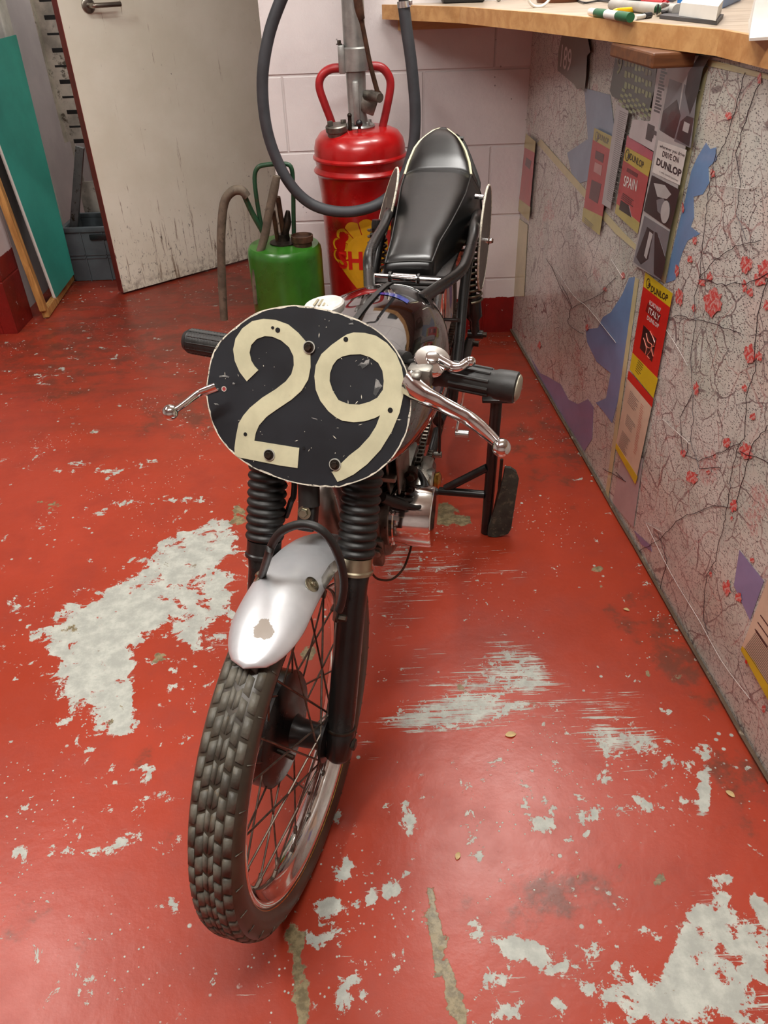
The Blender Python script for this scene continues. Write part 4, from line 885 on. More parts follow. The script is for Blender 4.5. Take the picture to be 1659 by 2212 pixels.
# ---- front fork
for sg, nm in ((1, 'near'), (-1, 'off')):
    A = HC + sS * (.068 * sg)
    def K(L, e=0.0): return A + dD * L + nN * e
    g = G(); g.lathe(A, dD, [(.0, -.030), (.014, -.030), (.0205, -.022), (.0215, .0), (.0215, .018), (.0195, .022), (.0205, .06), (.0205, .245), (.022, .262), (.020, .27)], 28); leg = g.go('fork_leg', M_black, bike)
    G().lathe(A + dD * .02, dD, [(.0222, 0), (.0226, .002), (.0222, .004)], 28).go('leg_band', M_darkmetal, leg)
    g = G(); g.lathe(A + dD * .262, dD, [(.0215, 0), (.0265, .002), (.0265, .006), (.0245, .008), (.0245, .026), (.021, .028)], 28); g.go('gaiter_clamp', mat('dull_nickel', (170, 162, 138), .3, 1, var=.1) if sg == 1 else M_black, bike)
    prof = []; n = 17; L0, L1 = .288, .500
    for i in range(n):
        a0 = L0 + (L1 - L0) * i / n; d_ = (L1 - L0) / n; rb = .0275 + .0015 * i / n
        prof += [(rb - .006, a0), (rb - .0015, a0 + d_ * .22), (rb, a0 + d_ * .5), (rb - .0015, a0 + d_ * .78)]
    prof = [(.02, L0)] + prof + [(.02, L1)]
    g = G(); g.lathe(A, dD, prof, 32); g.go('fork_gaiter', M_rubber, bike, 'all')
    g = G(); g.lathe(A, dD, [(.0165, .49), (.0165, .555), (.013, .565), (.013, .575), (.0, .576)], 24); st_ = g.go('stanchion', M_darkmetal, bike)
    g = G(); g.bolt(A + dD * .575, dD, .0075, .010, False); g.go('fork_cap', M_chrome, bike)
mid = HC
g = G()
for L, dx in ((.485, .165), (.548, .165)):
    g.box(mid + dD * L - nN * .018, sS, nN, dD, dx, .05, .024, .008)
g.lathe(mid - nN * .045, dD, [(.02, .475), (.024, .48), (.024, .555), (.02, .56)], 24); g.go('yoke', M_black, bike)
g = G(); g.bolt(mid - nN * .045 + dD * .560, dD, .010, .008); g.go('steering_nut', M_chrome, bike)
# central lug below the plate
c1 = HC + dD * .36 + nN * .035
lp0 = PP(667, 1040, c1, nN); lp1 = PP(668, 1092, c1, nN); lb = PP(662, 1112, c1, nN)
g = G(); g.tube([lp0, lp1], .0145, 20); g.box((lp1 + lb) / 2 - V((0, 0, .006)), sS, nN, dD, .024, .022, .045, .003); lug = g.go('damper_lug', M_rubber, bike)
g = G(); q_ = PP(658, 1107, c1 + nN * .012, nN); g.bolt(q_, nN, .0062, .007); g.go('lug_bolt', mat('nickel_bolt', (176, 172, 150), .3, 1), lug)
g = G(); g.tube([HC + dD * .36 + nN * .02, HC + dD * .49], .012, 12); g.go('lug_stem', M_black, lug)
# ---- mudguard
RF = .300; g = G(); Rws = []; ph0, ph1 = 25.5, -62; n = 46; so = .006
for i in range(n + 1):
    ph = ph0 + (ph1 - ph0) * i / n; q = radians(ph); rd = uU * cos(q) + fF * sin(q)
    ta = min(1, ((ph0 - ph) / 17.0)); hw = .047 * math.sqrt(max(.0, 1 - (1 - ta) ** 2)) + .0006; row = []
    for j in range(17):
        v = -1 + j / 8; ang = v * 1.25
        row.append(HC + sS * (so + hw * sin(ang) / sin(1.25)) + rd * (RF - .024 * (1 - cos(ang)) / (1 - cos(1.25)) * (hw / .047)))
    Rws.append(row + [p - rd * .0016 for p in row[::-1]])
g.rows(Rws, closed=True)
t = NT('mudguard_aluminium'); n1 = t.noise(9, 4, .6); ob_ = t.tc.outputs['Object']
geo = t.n('ShaderNodeNewGeometry'); sepc = t.n('ShaderNodeVectorMath', operation='DISTANCE'); t.l(geo.outputs['Position'], sepc.inputs[0])
q = radians(15.5); wp = HC + sS * (so + .006) + (uU * cos(q) + fF * sin(q)) * RF; sepc.inputs[1].default_value = wp
wn = t.ramp(t.math('ADD', sepc.outputs['Value'], t.math('MULTIPLY', t.math('SUBTRACT', t.noise(70, 5, .65), .5), .022)), .0125, .0132, True)
c = t.mix(wn, t.mix(t.ramp(n1, .3, .7), srgb(214, 215, 218), srgb(196, 198, 200)), srgb(146, 136, 126))
t.set('Base Color', c); t.set('Metallic', t.math('MULTIPLY_ADD', wn, -.6, .62)); t.set('Roughness', t.math('MULTIPLY_ADD', n1, .2, .32)); t.bump(t.noise(16, 4, .6, t.coords((1, 1, 3))), .12, .004)
guard = g.go('mudguard', t.m, bike, 'all')
def FG(ph, v, dr=0.0):
    q = radians(ph); rd = uU * cos(q) + fF * sin(q); ang = v * 1.25
    return HC + sS * (so + .047 * sin(ang) / sin(1.25)) + rd * (RF + dr - .024 * (1 - cos(ang)) / (1 - cos(1.25))), (rd * cos(ang) + sS * sin(ang)).normalized()
for v in (.62, -.66):
    p, nn = FG(-2, v); g = G(); g.lathe(p, nn, [(.0105, 0), (.0105, .0015), (.0055, .003)], 20); g.bolt(p + nn * .002, nn, .0045, .0035); g.go('guard_bolt', mat('nickel_bolt', (176, 172, 150), .3, 1), guard)
# stay plate wrapping under the guard, both sides
for sg in (1,):
    P = []
    for ph, v in ((-2, .2), (-4, .6), (-6, .95)): p, nn = FG(ph, v * sg, -.003); P.append(p - nn * .009)
    tl = [PP(x_, y_, P[-1], fF) for x_, y_ in ((722, 1225), (729, 1262), (728, 1300), (724, 1332))] if sg == 1 else tl_m
    if sg == 1: tl_m = [p - sS * (2 * ((p - HC).dot(sS) - so)) for p in tl]; P += tl
    else:
        P += tl
    g = G(); g.tube(P, .0095, 8, sub=4, flat=(fF, .35)); g.go('guard_stay', M_castalu, guard)
    g = G(); e = P[-1]; g.bolt(e + sS * sg * .002, sS * sg, .005, .012); g.go('stay_bolt', M_darkmetal, guard)
# black cable arching over the guard
q = radians(4); ac = HC + (uU * cos(q) + fF * sin(q)) * .33; an = (fF * cos(q) - uU * sin(q)) * 1.0
g = G(); g.tube([HC - sS * .068 + dD * .14 + nN * .021, HC - sS * .068 + dD * .20 + nN * .024] + [PP(x, y, ac, an) for x, y in ((578, 1205), (586, 1180), (606, 1150), (640, 1134), (672, 1134), (700, 1150), (722, 1180), (737, 1220), (743, 1262), (738, 1300), (732, 1318))], .0052, 10, sub=5); g.go('brake_cable', M_rubber, bike)
g = G(); g.tube([HC + dD * .49 - sS * .03 + nN * .02, PP(636, 1050, HC + dD * .35, nN), PP(628, 1085, HC + dD * .33, nN), PP(618, 1115, HC + dD * .31 - nN * .02, nN)], .0042, 8, sub=5); g.go('control_cable', M_rubber, bike)

# ---- oval number plate
PC = HC + dD * .5 + nN * .06
def NP(x, y, e=0.0): return PP(x, y, PC + nN * e, nN)
out = [(446,850),(446,837),(450,808),(458,769),(475,738),(509,707),(552,677),(593,665),(629,660),(653,661),(702,668),(740,679),(776,692),(812,712),(844,741),(868,777),(882,813),(888,849),(886,897),(875,941),(851,984),(820,1015),(788,1034),(740,1050),(726,1052),(678,1050),(629,1041),(581,1025),(545,1009),(509,984),(480,953),(461,919),(450,880)]
def smooth_loop(px, n=5):
    o = []; L = len(px)
    for i in range(L):
        p0, p1, p2, p3 = px[i - 1], px[i], px[(i + 1) % L], px[(i + 2) % L]
        for k in range(n):
            t_ = k / n; o.append(tuple(.5 * (2 * p1[c] + (p2[c] - p0[c]) * t_ + (2 * p0[c] - 5 * p1[c] + 4 * p2[c] - p3[c]) * t_ * t_ + (3 * p1[c] - p0[c] - 3 * p2[c] + p3[c]) * t_ ** 3) for c in (0, 1)))
    return o
# evenly rounded outline: radial smoothing of the traced points
so_ = smooth_loop(out, 4)
plate = G().poly([NP(x, y) for x, y in so_], nN, .0025).go('number_plate', M_plate, bike, False)
g = G(); loop = [NP(x, y, .0002) for x, y in so_]; cen = sum(loop, V((0, 0, 0))) / len(loop)
R0 = []; 
for p in loop:
    w = .0011 + .0022 * max(0, random.random() - .45); dr_ = (cen - p).normalized(); R0.append([p - dr_ * .0004, p + dr_ * w])
vv = [x for r in R0 for x in r]; n = len(R0); link('chipped_rim', vv, [(2 * i, 2 * i + 1, 2 * ((i + 1) % n) + 1, 2 * ((i + 1) % n)) for i in range(n)], M_chip, plate, False, sharp='open')
two = [(800,845),(735,760),(692,660),(678,560),(700,460),(760,370),(850,305),(950,285),(1060,295),(1170,335),(1260,410),(1330,490),(1370,600),(1372,720),(1350,830),(1290,930),(1200,1010),(1080,1090),(980,1160),(910,1240),(880,1310),(868,1378),(1270,1443),(1255,1622),(1100,1600),(900,1560),(720,1525),(692,1495),(690,1440),(705,1330),(728,1220),(770,1150),(830,1080),(940,990),(1060,915),(1150,845),(1200,780),(1222,700),(1218,620),(1180,540),(1110,480),(1030,445),(960,440),(890,465),(840,520),(825,590),(840,660),(870,710),(903,745)]
two = [(340 + x / 4.1475, 620 + y / 4.1475) for x, y in two]
nine_o = [(821,897),(810,903),(788,910),(764,912),(740,909),(726,902),(709,888),(692,866),(682,842),(679,813),(682,789),(694,765),(716,745),(740,728),(750,722),(764,718),(788,719),(812,725),(836,741),(856,765),(868,794),(873,825),(871,856),(863,892),(846,933),(822,972),(793,1003),(764,1025),(740,1037),(729,1041),(717,1020),(754,984),(776,967),(798,943),(812,921)]
nine_i = [(757,766),(779,765),(800,772),(817,784),(826,801),(829,823),(827,842),(815,859),(798,868),(776,874),(754,873),(740,868),(731,864),(719,844),(712,823),(713,806),(719,789),(728,777),(740,770)]
M_num = mat('cream_paint', (194, 190, 158), .5, var=.07, scale=24, dirt=.3, dirtcol=(176, 164, 124))
two_s = []
G().poly([NP(x, y, .0014) for x, y in two], nN, .0012).go('numeral_two', M_num, plate, False)
# the nine: outer loop bridged to its hole
bi = 1; no = [NP(x, y, .0014) for x, y in nine_o]; ni = [NP(x, y, .0014) for x, y in nine_i]
bm = bmesh.new(); A_ = [bm.verts.new(p) for p in no]; B_ = [bm.verts.new(p) for p in ni]
ed = [bm.edges.new((A_[i], A_[(i + 1) % len(A_)])) for i in range(len(A_))] + [bm.edges.new((B_[i], B_[(i + 1) % len(B_)])) for i in range(len(B_))]
bmesh.ops.triangle_fill(bm, use_beauty=True, use_dissolve=False, edges=ed, normal=nN); bm.verts.index_update()
link('numeral_nine', [v.co.copy() for v in bm.verts], [tuple(v.index for v in f.verts) for f in bm.faces], M_num, plate, False, sharp='open'); bm.free()
for (x, y) in ((668, 750), (582, 982), (724, 1003)):
    p = NP(x, y, .0015); g = G(); g.lathe(p, nN, [(.0078, 0), (.0078, .0016), (.005, .002)], 24); w_ = g.go('washer', mat('nickel_dull', (172, 170, 160), .5, 0), plate)
    g = G(); g.bolt(p + nN * .0015, nN, .0044, .004); g.go('plate_bolt', M_darkmetal, plate)
g = G()
for (x, y, r) in ((600, 713, .0032), (530, 938, .0025), (843, 886, .0032), (747, 733, .0030), (656, 967, .0016), (589, 708, .002)):
    G().lathe(NP(x, y, .0016), nN, [(r, 0), (r, .0004)], 16).go('bolt_hole', mat('hole_black', (8, 8, 8), .9), plate)
G().lathe(NP(484, 840, .0004), nN, [(.0035, 0), (.0035, .0004)], 16).go('bolt_hole', mat('hole_rim', (200, 190, 180), .6), plate); G().lathe(NP(484, 840, .0009), nN, [(.0024, 0), (.0024, .0003)], 16).go('bolt_hole', mat('hole_red', (150, 50, 50), .6), plate)
# scuffs of bare paint
for px in ([(772,790),(780,783),(786,784),(790,778),(798,776),(797,786),(790,792),(783,797),(779,790)], [(812,818),(818,822),(822,830),(826,834),(820,842),(812,856),(806,850),(809,838)], [(473,812),(484,810),(495,813),(494,817),(484,814),(474,816)], [(503,826),(508,828),(506,832),(502,830)], [(462,871),(470,872),(473,875),(465,875)], [(756,688),(763,690),(762,694),(757,692)], [(753,699),(762,697),(764,701),(754,702)], [(672,902),(684,904),(686,908),(680,906)]):
    G().poly([NP(x, y, .0006) for x, y in px], nN, .0003).go('paint_scuff', mat('scuff_grey', (150, 150, 146), .6, dirt=.5, dirtcol=(60, 62, 62)), plate, False)
g = G()
for k in range(80):
    a_ = random.uniform(0, 2 * pi); r_ = math.sqrt(random.random()) * .96; x = 667 + 215 * r_ * cos(a_); y = 855 + 188 * r_ * sin(a_) ; w_ = random.uniform(.0004, .0011)
    o = NP(x, y, .0007); b = random.uniform(0, 3); e1_ = (sS * cos(b) + dD * sin(b)) * w_ * random.choice((1, 1, 3)); e2_ = nN.cross(e1_).normalized() * w_ * .6
    g.add([o - e1_, o - e2_, o + e1_, o + e2_], [(0, 1, 2, 3)])
link('chips', g.v, g.f, M_chip, plate, False, sharp='open').__setitem__('kind', 'stuff')
g = G()
for (x, y) in ((668, 750), (582, 982), (724, 1003)):
    g.tube([NP(x, y, -.0025), NP(x, y, -.045)], .005, 8)
g.box(NP(668, 760, -.035), sS, nN, dD, .12, .012, .02, .002); g.go('plate_bracket', M_darkmetal, plate)

# ---- handlebars, grips, levers
gr0, gr1 = PZ(940, 803, .797), PZ(1118, 838, .79)
gl1, gl0 = PZ(402, 735, .806), PZ(505, 752, .802)
hbc = HC + dD * .545 - nN * .0
g = G(); g.tube([gl1 * .97 + gl0 * .03, gl0, hbc - sS * .072 + dD * .01, hbc - sS * .03 + dD * .02, hbc + sS * .03 + dD * .02, hbc + sS * .072 + dD * .01, gr0, gr1 * .97 + gr0 * .03], .0105, 14, sub=5); bar_ = g.go('handlebar', M_chrome, bike)
def grip(a, b, net):
    u = (b - a).normalized(); L = (b - a).length; g = G()
    if net:
        pr = [(.012, 0), (.0165, .002), (.0165, .006)]; n_ = 13
        for i in range(n_): t_ = .006 + (L - .014) * i / n_; pr += [(.0165, t_), (.0172, t_ + .003), (.0160, t_ + .007)]
        pr += [(.0165, L - .006), (.013, L), (0, L + .001)]
        g.lathe(a, u, pr, 32)
        p0 = u.orthogonal().normalized(); p1 = u.cross(p0)
        for k in range(12): q = k * pi / 6; off_ = p0 * cos(q) * .0168 + p1 * sin(q) * .0168; g.tube([a + off_ + u * .008, b + off_ * .98 - u * .008], .0011, 5)
    else:
        g.lathe(a, u, [(.012, 0), (.018, .001), (.0185, .004), (.0165, .008), (.0165, L - .030), (.0185, L - .026), (.0195, L - .012), (.0195, L - .002), (.016, L), (0, L)], 36)
        p0 = u.orthogonal().normalized(); p1 = u.cross(p0)
        for k in range(10): q = k * pi / 5; off_ = p0 * cos(q) * .0165 + p1 * sin(q) * .0165; g.tube([a + off_ + u * .022, a + off_ + u * (L - .034)], [.0024, .0024], 8)
    return g.go('handle_grip', M_rubber, bike)
gg = grip(gr0, gr1, False); grip(gl0, gl1, True)
ug = (gr1 - gr0).normalized(); g = G(); g.lathe(gr1, ug, [(.0165, -.001), (.0165, .001), (.013, .0035), (0, .004)], 28); g.go('grip_end', mat('worn_brass_end', (150, 142, 124), .45, .3), gg)
# clutch / brake levers: flat tapering blades with a ball
def blade(px, zs, ws, name, ballr, k=.45):
    P = [PZ(x, y, z) for (x, y), z in zip(px, zs)]; g = G(); g.tube(P, ws, 16, sub=6, flat=(V((.35, -.5, .8)), k)); g.ball(P[-1], ballr, 24); return g.go(name, M_chrome, bike)
blade([(884, 828), (897, 840), (925, 858), (957, 874), (993, 893), (1017, 907), (1041, 926), (1063, 946), (1083, 967)], [.802, .800, .796, .790, .784, .779, .774, .770, .766], [.0175, .0160, .0125, .0108, .0102, .0100, .0096, .0080, .0066], 'hand_lever', .0108, .6)
blade([(470, 836), (445, 845), (425, 853), (400, 872), (380, 886), (368, 891)], [.79, .785, .782, .776, .772, .770], [.009, .008, .0065, .0062, .0055, .005], 'hand_lever', .0100, .6)
# lever bracket, clamp and choke control
hz_ = .80
g = G(); g.tube([PZ(900, 795, hz_), PZ(935, 806, hz_)], .0165, 20); g.box(PZ(908, 812, hz_ + .004), (1, -.3, 0), (.3, 1, 0), Zv, .03, .024, .026, .004); g.lathe(PZ(900, 812, hz_ + .016), V((-.1, -.5, 1)), [(.0065, 0), (.0065, .004), (.004, .006)], 18); brk = g.go('lever_bracket', M_castalu, bike)
cp = PZ(934, 776, hz_ + .018); cax = V((.12, -.42, 1)).normalized()
g = G(); g.lathe(cp - cax * .01, cax, [(.012, 0), (.0215, .001), (.0228, .004), (.0228, .010), (.0215, .0115), (.009, .0125), (.0088, .0155), (.007, .0165), (0, .0166)], 36)
cl_ = g.go('choke_body', M_chrome, bike)
g = G(); g.tube([cp + V((.008, .002, -.003)), PZ(975, 792, hz_ + .016), PZ(992, 793, hz_ + .017), PZ(1008, 784, hz_ + .020), PZ(1016, 781, hz_ + .022)], [.0085, .0068, .0055, .0062, .0068], 12, sub=6, flat=(cax, 1)); g.ball(PZ(1017, 781, hz_ + .022), .0062); g.go('choke_lever', M_chrome, bike)
g = G(); g.tube([cp - cax * .012, cp - cax * .030 + V((0, -.006, 0))], .0095, 16); g.bolt(cp - cax * .03 + V((0, -.006, -.002)), V((0, -1, -.3)), .006, .006, False); g.go('choke_clamp', M_chrome, bike)
g = G(); g.tube([cp - V((.018, 0, .002)), PZ(890, 783, hz_ + .01), PZ(868, 779, hz_ + .0), PZ(850, 772, hz_ - .01)], .0042, 10, sub=4); g.tube([PZ(880, 772, hz_ + .014), PZ(862, 768, hz_ + .008)], .0075, 10); g.go('choke_cable', M_rubber, bike)
g = G(); g.tube([PZ(872, 790, hz_), PZ(885, 800, hz_), PZ(898, 812, hz_ - .01)], .006, 10, sub=3); g.go('cable_sleeve', M_darkmetal, bike)

# ---- tank
st = [(-.04, .030, .700, .675, .655), (-.025, .062, .728, .675, .640), (.0, .092, .748, .675, .628), (.05, .115, .760, .672, .612), (.13, .130, .766, .668, .59), (.22, .137, .765, .662, .565), (.31, .137, .758, .655, .545), (.39, .130, .748, .65, .51), (.46, .116, .737, .645, .53), (.52, .096, .724, .64, .56), (.56, .07, .708, .645, .59), (.58, .035, .692, .65, .615)]
Rws = []
def lerp(a, b, t_): return a + (b - a) * t_
S2 = []
for i in range(len(st) - 1):
    for k in range(4):
        t_ = k / 4; p0, p1, p2, p3 = st[max(i - 1, 0)], st[i], st[i + 1], st[min(i + 2, len(st) - 1)]
        S2.append([.5 * (2 * p1[c] + (p2[c] - p0[c]) * t_ + (2 * p0[c] - 5 * p1[c] + 4 * p2[c] - p3[c]) * t_ * t_ + (3 * p1[c] - p0[c] - 3 * p2[c] + p3[c]) * t_ ** 3) for c in range(5)])
S2.append(list(st[-1])); NK = 40
def tankrow(s_, grow=0.0):
    t_, hw, zt, zm, zb = s_; row = []
    for k in range(NK):
        a = 2 * pi * k / NK; ca, sa = cos(a), sin(a); ex = .82
        l = (hw + grow) * math.copysign(abs(ca) ** ex, ca); z = zm + ((zt + grow - zm) * abs(sa) ** ex if sa > 0 else -(zm - zb) * abs(sa) ** ex); row.append(B(l, t_, z))
    return row
for s_ in S2: Rws.append(tankrow(s_))
tank = G().rows(Rws, closed=True).go('fuel_tank', M_gloss, bike, 'all')
def tankpt(l, t_, e=.001):
    for i in range(len(S2) - 1):
        if S2[i][0] <= t_ <= S2[i + 1][0]: w_ = (t_ - S2[i][0]) / (S2[i + 1][0] - S2[i][0]); s_ = [lerp(S2[i][c], S2[i + 1][c], w_) for c in range(5)]; break
    hw, zt, zm = s_[1], s_[2], s_[3]; ca = min(.999, abs(l) / hw) ** (1 / .82); sa = math.sqrt(1 - ca * ca) ** .82
    return B(l, t_, zm + (zt - zm) * sa + e)
# centre strap
g = G(); R_ = []
for i in range(25):
    t_ = -.03 + .60 * i / 24
    try: R_.append([tankpt(-.0045, t_, .0008), tankpt(-.0045, t_, .0028), tankpt(.0045, t_, .0028), tankpt(.0045, t_, .0008)])
    except Exception: pass
g.rows(R_, closed=True); g.go('tank_strap', M_rubber, tank)
# filler cap
cpz = .778; pc_ = PZ(699, 655, .785); la = (pc_ - OB).dot(sB); ta_ = (pc_ - OB).dot(aB)
cax = (Zv + sB * -.12 + aB * -.05).normalized(); base = pc_ - cax * .014
g = G(); g.lathe(base - cax * .012, cax, [(.024, 0), (.024, .012), (.031, .013), (.0325, .017), (.0325, .024), (.030, .0265), (0, .0275)], 40); cap_ = g.go('filler_cap', mat('worn_cap', (206, 204, 198), .45, .55, var=.08, scale=60, dirt=.3, dirtcol=(150, 144, 130)), tank)
for k in range(4):
    o = base + cax * .0152 + sB * (-.012 + k * .0075); G().box(o, sB, aB, cax, .0034, .026, .0009).go('cap_groove', mat('cap_groove', (150, 140, 112), .6), cap_)
# small blue mark with pale flecks, laid on the tank top
g = G(); R_ = []
for i in range(15):
    w_ = i / 14; x = 820 + 70 * w_; yy = 637 + 26 * w_
    p = PT(x, yy, .43 - .02 * w_); l = (p - OB).dot(sB); t0 = .405 + .012 * sin(pi * w_) - .03 * w_; hwid = .006 + .006 * min(1, w_ * 2)
    R_.append([tankpt(l, t0 - hwid, .0006), tankpt(l, t0 + hwid, .0006)])
g.rows(R_); link('tank_mark', g.v, g.f, mat('mark_blue', (28, 52, 150), .12, coat=1, dirt=.33, dirtcol=(150, 165, 210), scale=40), tank, True, sharp='open')

# ---- seat
SP = B(0, .66, .695); sn_ = (Zv - aB * .1875).normalized(); SH = B(0, 1.13, .785); hn_ = (Zv - aB * .5).normalized()
Lp = [(832,568),(846,515),(856,455),(866,404),(874,378)]; Rp = [(941,570),(957,522),(978,486),(997,450),(1018,378)]
Lh = [(874,378),(895,322),(919,296),(950,279)]; Rh = [(1018,378),(1006,327),(991,301),(967,281)]
Rp = [(933,566),(950,522),(972,486),(991,450),(1006,419),(1018,378)]; Lp = [(832,568),(846,515),(853,480),(858,450),(866,404),(874,378)]
rowsP = [(PP(*l, SP, sn_), PP(*r, SP, sn_)) for l, r in zip(Lp, Rp)] 
rowsH = [(PP(*l, SH, hn_), PP(*r, SH, hn_)) for l, r in zip([(882,352),(895,322),(906,307),(919,296),(935,284),(950,279)], [(1014,352),(1006,327),(999,313),(991,301),(979,290),(967,281)])]
off_h = rowsP[-1][0].z - PP(874, 378, SH, hn_).z
def dense(rw, m):
    o = []
    for i in range(len(rw) - 1):
        for k in range(m): t_ = k / m; o.append((rw[i][0].lerp(rw[i + 1][0], t_), rw[i][1].lerp(rw[i + 1][1], t_)))
    o.append(rw[-1]); return o
def seatrow(l, r, dome, drop, out=.008, n=13):
    row = []
    cc = (l + r) / 2; w = (r - l)
    for k in range(n):
        v = -1 + 2 * k / (n - 1); row.append(cc + w * (v / 2) + Zv * (dome * (1 - v ** 4)))
    w_ = w.normalized()
    top = row; return [l - w_ * out * 1.2 - Zv * drop, l - w_ * out - Zv * drop * .5, l - w_ * .003 - Zv * .006] + top + [r + w_ * .003 - Zv * .006, r + w_ * out - Zv * drop * .5, r + w_ * out * 1.2 - Zv * drop]
al = dense(rowsP, 4); g = G(); RW_ = []
for i, (l, r) in enumerate(al):
    e = min(1, i / 3); RW_.append(seatrow(l, r, .004 + .010 * e, .075, .004 + .020 * i / len(al)))
RW_.insert(0, [p - Zv * .018 - aB * .004 for p in RW_[0]]); RW_.insert(0, [p + (-Zv * .05 if 3 <= j < 16 else V((0, 0, 0))) for j, p in enumerate(RW_[0])])
g.rows(RW_, closed=True); seat = g.go('seat', M_leather, bike, 'all')
hl_ = dense([rowsP[-1]] + rowsH, 4); RW_ = []
for i, (l, r) in enumerate(hl_):
    w_ = i / (len(hl_) - 1); RW_.append(seatrow(l, r, .012 + .010 * sin(pi * min(1, w_ * 1.15)) - .006 * w_, .085 * (1 - .3 * w_) + .03 * w_, .022 * (1 - w_) + .004))
RW_.append([p - Zv * (.02 if 3 <= j < 16 else 0) + aB * .008 for j, p in enumerate(RW_[-1])])
g = G(); g.rows(RW_, closed=True); g.go('seat_hump', M_leather, seat, 'all')
pp = [l for l, r in hl_] + [r for l, r in hl_[::-1]]
g = G(); g.tube([p + Zv * .001 for p in pp], .0030, 8); g.go('piping', M_cream, seat)
M_seam = mat('seam_leather', (34, 34, 32), .35)
g = G(); g.tube([l + Zv * .001 for l, r in al], .0017, 6); g.go('side_seam', M_seam, seat); g = G(); g.tube([r + Zv * .001 for l, r in al], .0017, 6); g.go('side_seam', M_seam, seat)
l, r = al[0]; g = G(); g.tube([l, l.lerp(r, .5) + Zv * .003, r], .0017, 6, sub=4); g.go('front_seam', M_seam, seat)
l, r = al[-1]; g = G(); g.tube([l.lerp(r, k / 10) + Zv * (.0130 * (1 - (k / 5 - 1) ** 4)) for k in range(11)], .0015, 6); g.go('cross_seam', M_seam, seat)
# dark straps flapping behind the hump
g = G(); g.tube([PT(985, 290, 1.30), PT(1000, 306, 1.30), PT(1010, 328, 1.28), PT(1018, 350, 1.25), PT(1030, 395, 1.18), PT(1028, 425, 1.12)], [.003, .005, .005, .006, .010, .006], 8, sub=4); g.tube([PT(988, 298, 1.26), PT(1001, 300, 1.26)], [.004, .006], 6); g.go('seat_cover_edge', M_rubber, seat)

# ---- frame
def ft(pts, r, name='frame_tube', m=None, seg=14): return G().tube(pts, r, seg, sub=5).go(name, m or M_black, bike)
ft([PT(905, 648, .46), PT(945, 622, .58), PT(988, 592, .68), PT(1006, 566, .74), PT(1020, 520, .85), PT(1026, 480, .93), B(.105, 1.12, .70)], .0115)
ft([PT(800, 640, .48), PT(797, 592, .62), PT(797, 555, .68), PT(808, 525, .76), PT(828, 490, .86), PT(840, 462, .93), B(-.105, 1.12, .70)], .0115)
ft([PT(1026, 490, .92), PT(1012, 560, .86), PT(1000, 650, .79), PT(992, 740, .72), PT(983, 815, .66), B(.105, .66, .40)], .0115)
ft([B(-.10, .92, .70), B(-.10, .80, .60), B(-.09, .66, .42), B(-.08, .6, .33)], .0115)
ft([B(0, .0, .70), B(0, .3, .70), B(0, .55, .66), B(0, .66, .58), B(0, .62, .34)], .0125, 'top_tube')
ft([B(0, .0, .66), B(0, .08, .56), B(.0, .14, .42), B(.0, .22, .31)], .0135, 'down_tube')
ft([B(.02, .22, .31), B(.035, .34, .275), B(.06, .55, .28), B(.075, .66, .34)], .011, 'cradle_tube'); ft([B(-.02, .22, .31), B(-.035, .34, .275), B(-.06, .55, .28), B(-.075, .66, .34)], .011, 'cradle_tube')
ft([B(.075, .66, .36), B(.095, .85, .37), B(.10, 1.10, .372)], .013, 'swing_arm'); ft([B(-.075, .66, .36), B(-.095, .85, .37), B(-.10, 1.10, .372)], .013, 'swing_arm')
ft([B(-.1, 1.12, .70), B(-.07, 1.2, .71), B(.07, 1.2, .71), B(.1, 1.12, .70)], .010, 'seat_loop')
ft([PT(960, 690, .8), PT(992, 692, .74)], .004, 'cross_brace')
g = G(); h0, h1 = PT(803, 594, .62), PT(958, 606, .62); u_ = h1 - h0; g.tube([h0, h1], .0042, 12)
hb_ = g.go('hinge_rod', M_chrome, bike); 
for a_, b_ in ((.24, .28), (.30, .62), (.64, .67)): G().tube([h0 + u_ * a_, h0 + u_ * b_], .0075 if b_ - a_ > .1 else .010, 14).go('hinge_barrel', M_chrome if b_ - a_ > .1 else M_black, hb_)
g = G(); g.box((h0 + h1) / 2 + aB * .02 - Zv * .012, sB, aB, Zv, .15, .05, .006, .002); g.box(B(0.01, .9, .665), sB, aB, Zv, .15, .5, .01, .003); g.go('seat_pan', M_black, bike)
# rear mudguard
RWs = []
for i in range(22):
    q = radians(-75 + i * 7); rd = Zv * cos(q) + aB * sin(q); RWs.append([RC + sB * (.052 * sin(v * .3125)) / sin(1.25) + rd * (.315 - .02 * (1 - cos(v * .3125)) / (1 - cos(1.25))) for v in range(-4, 5)])
g = G(); g.rows([r + [p - (p - RC).normalized() * .0016 for p in r[::-1]] for r in RWs], closed=True); g.go('rear_mudguard', M_alu, bike, 'all')
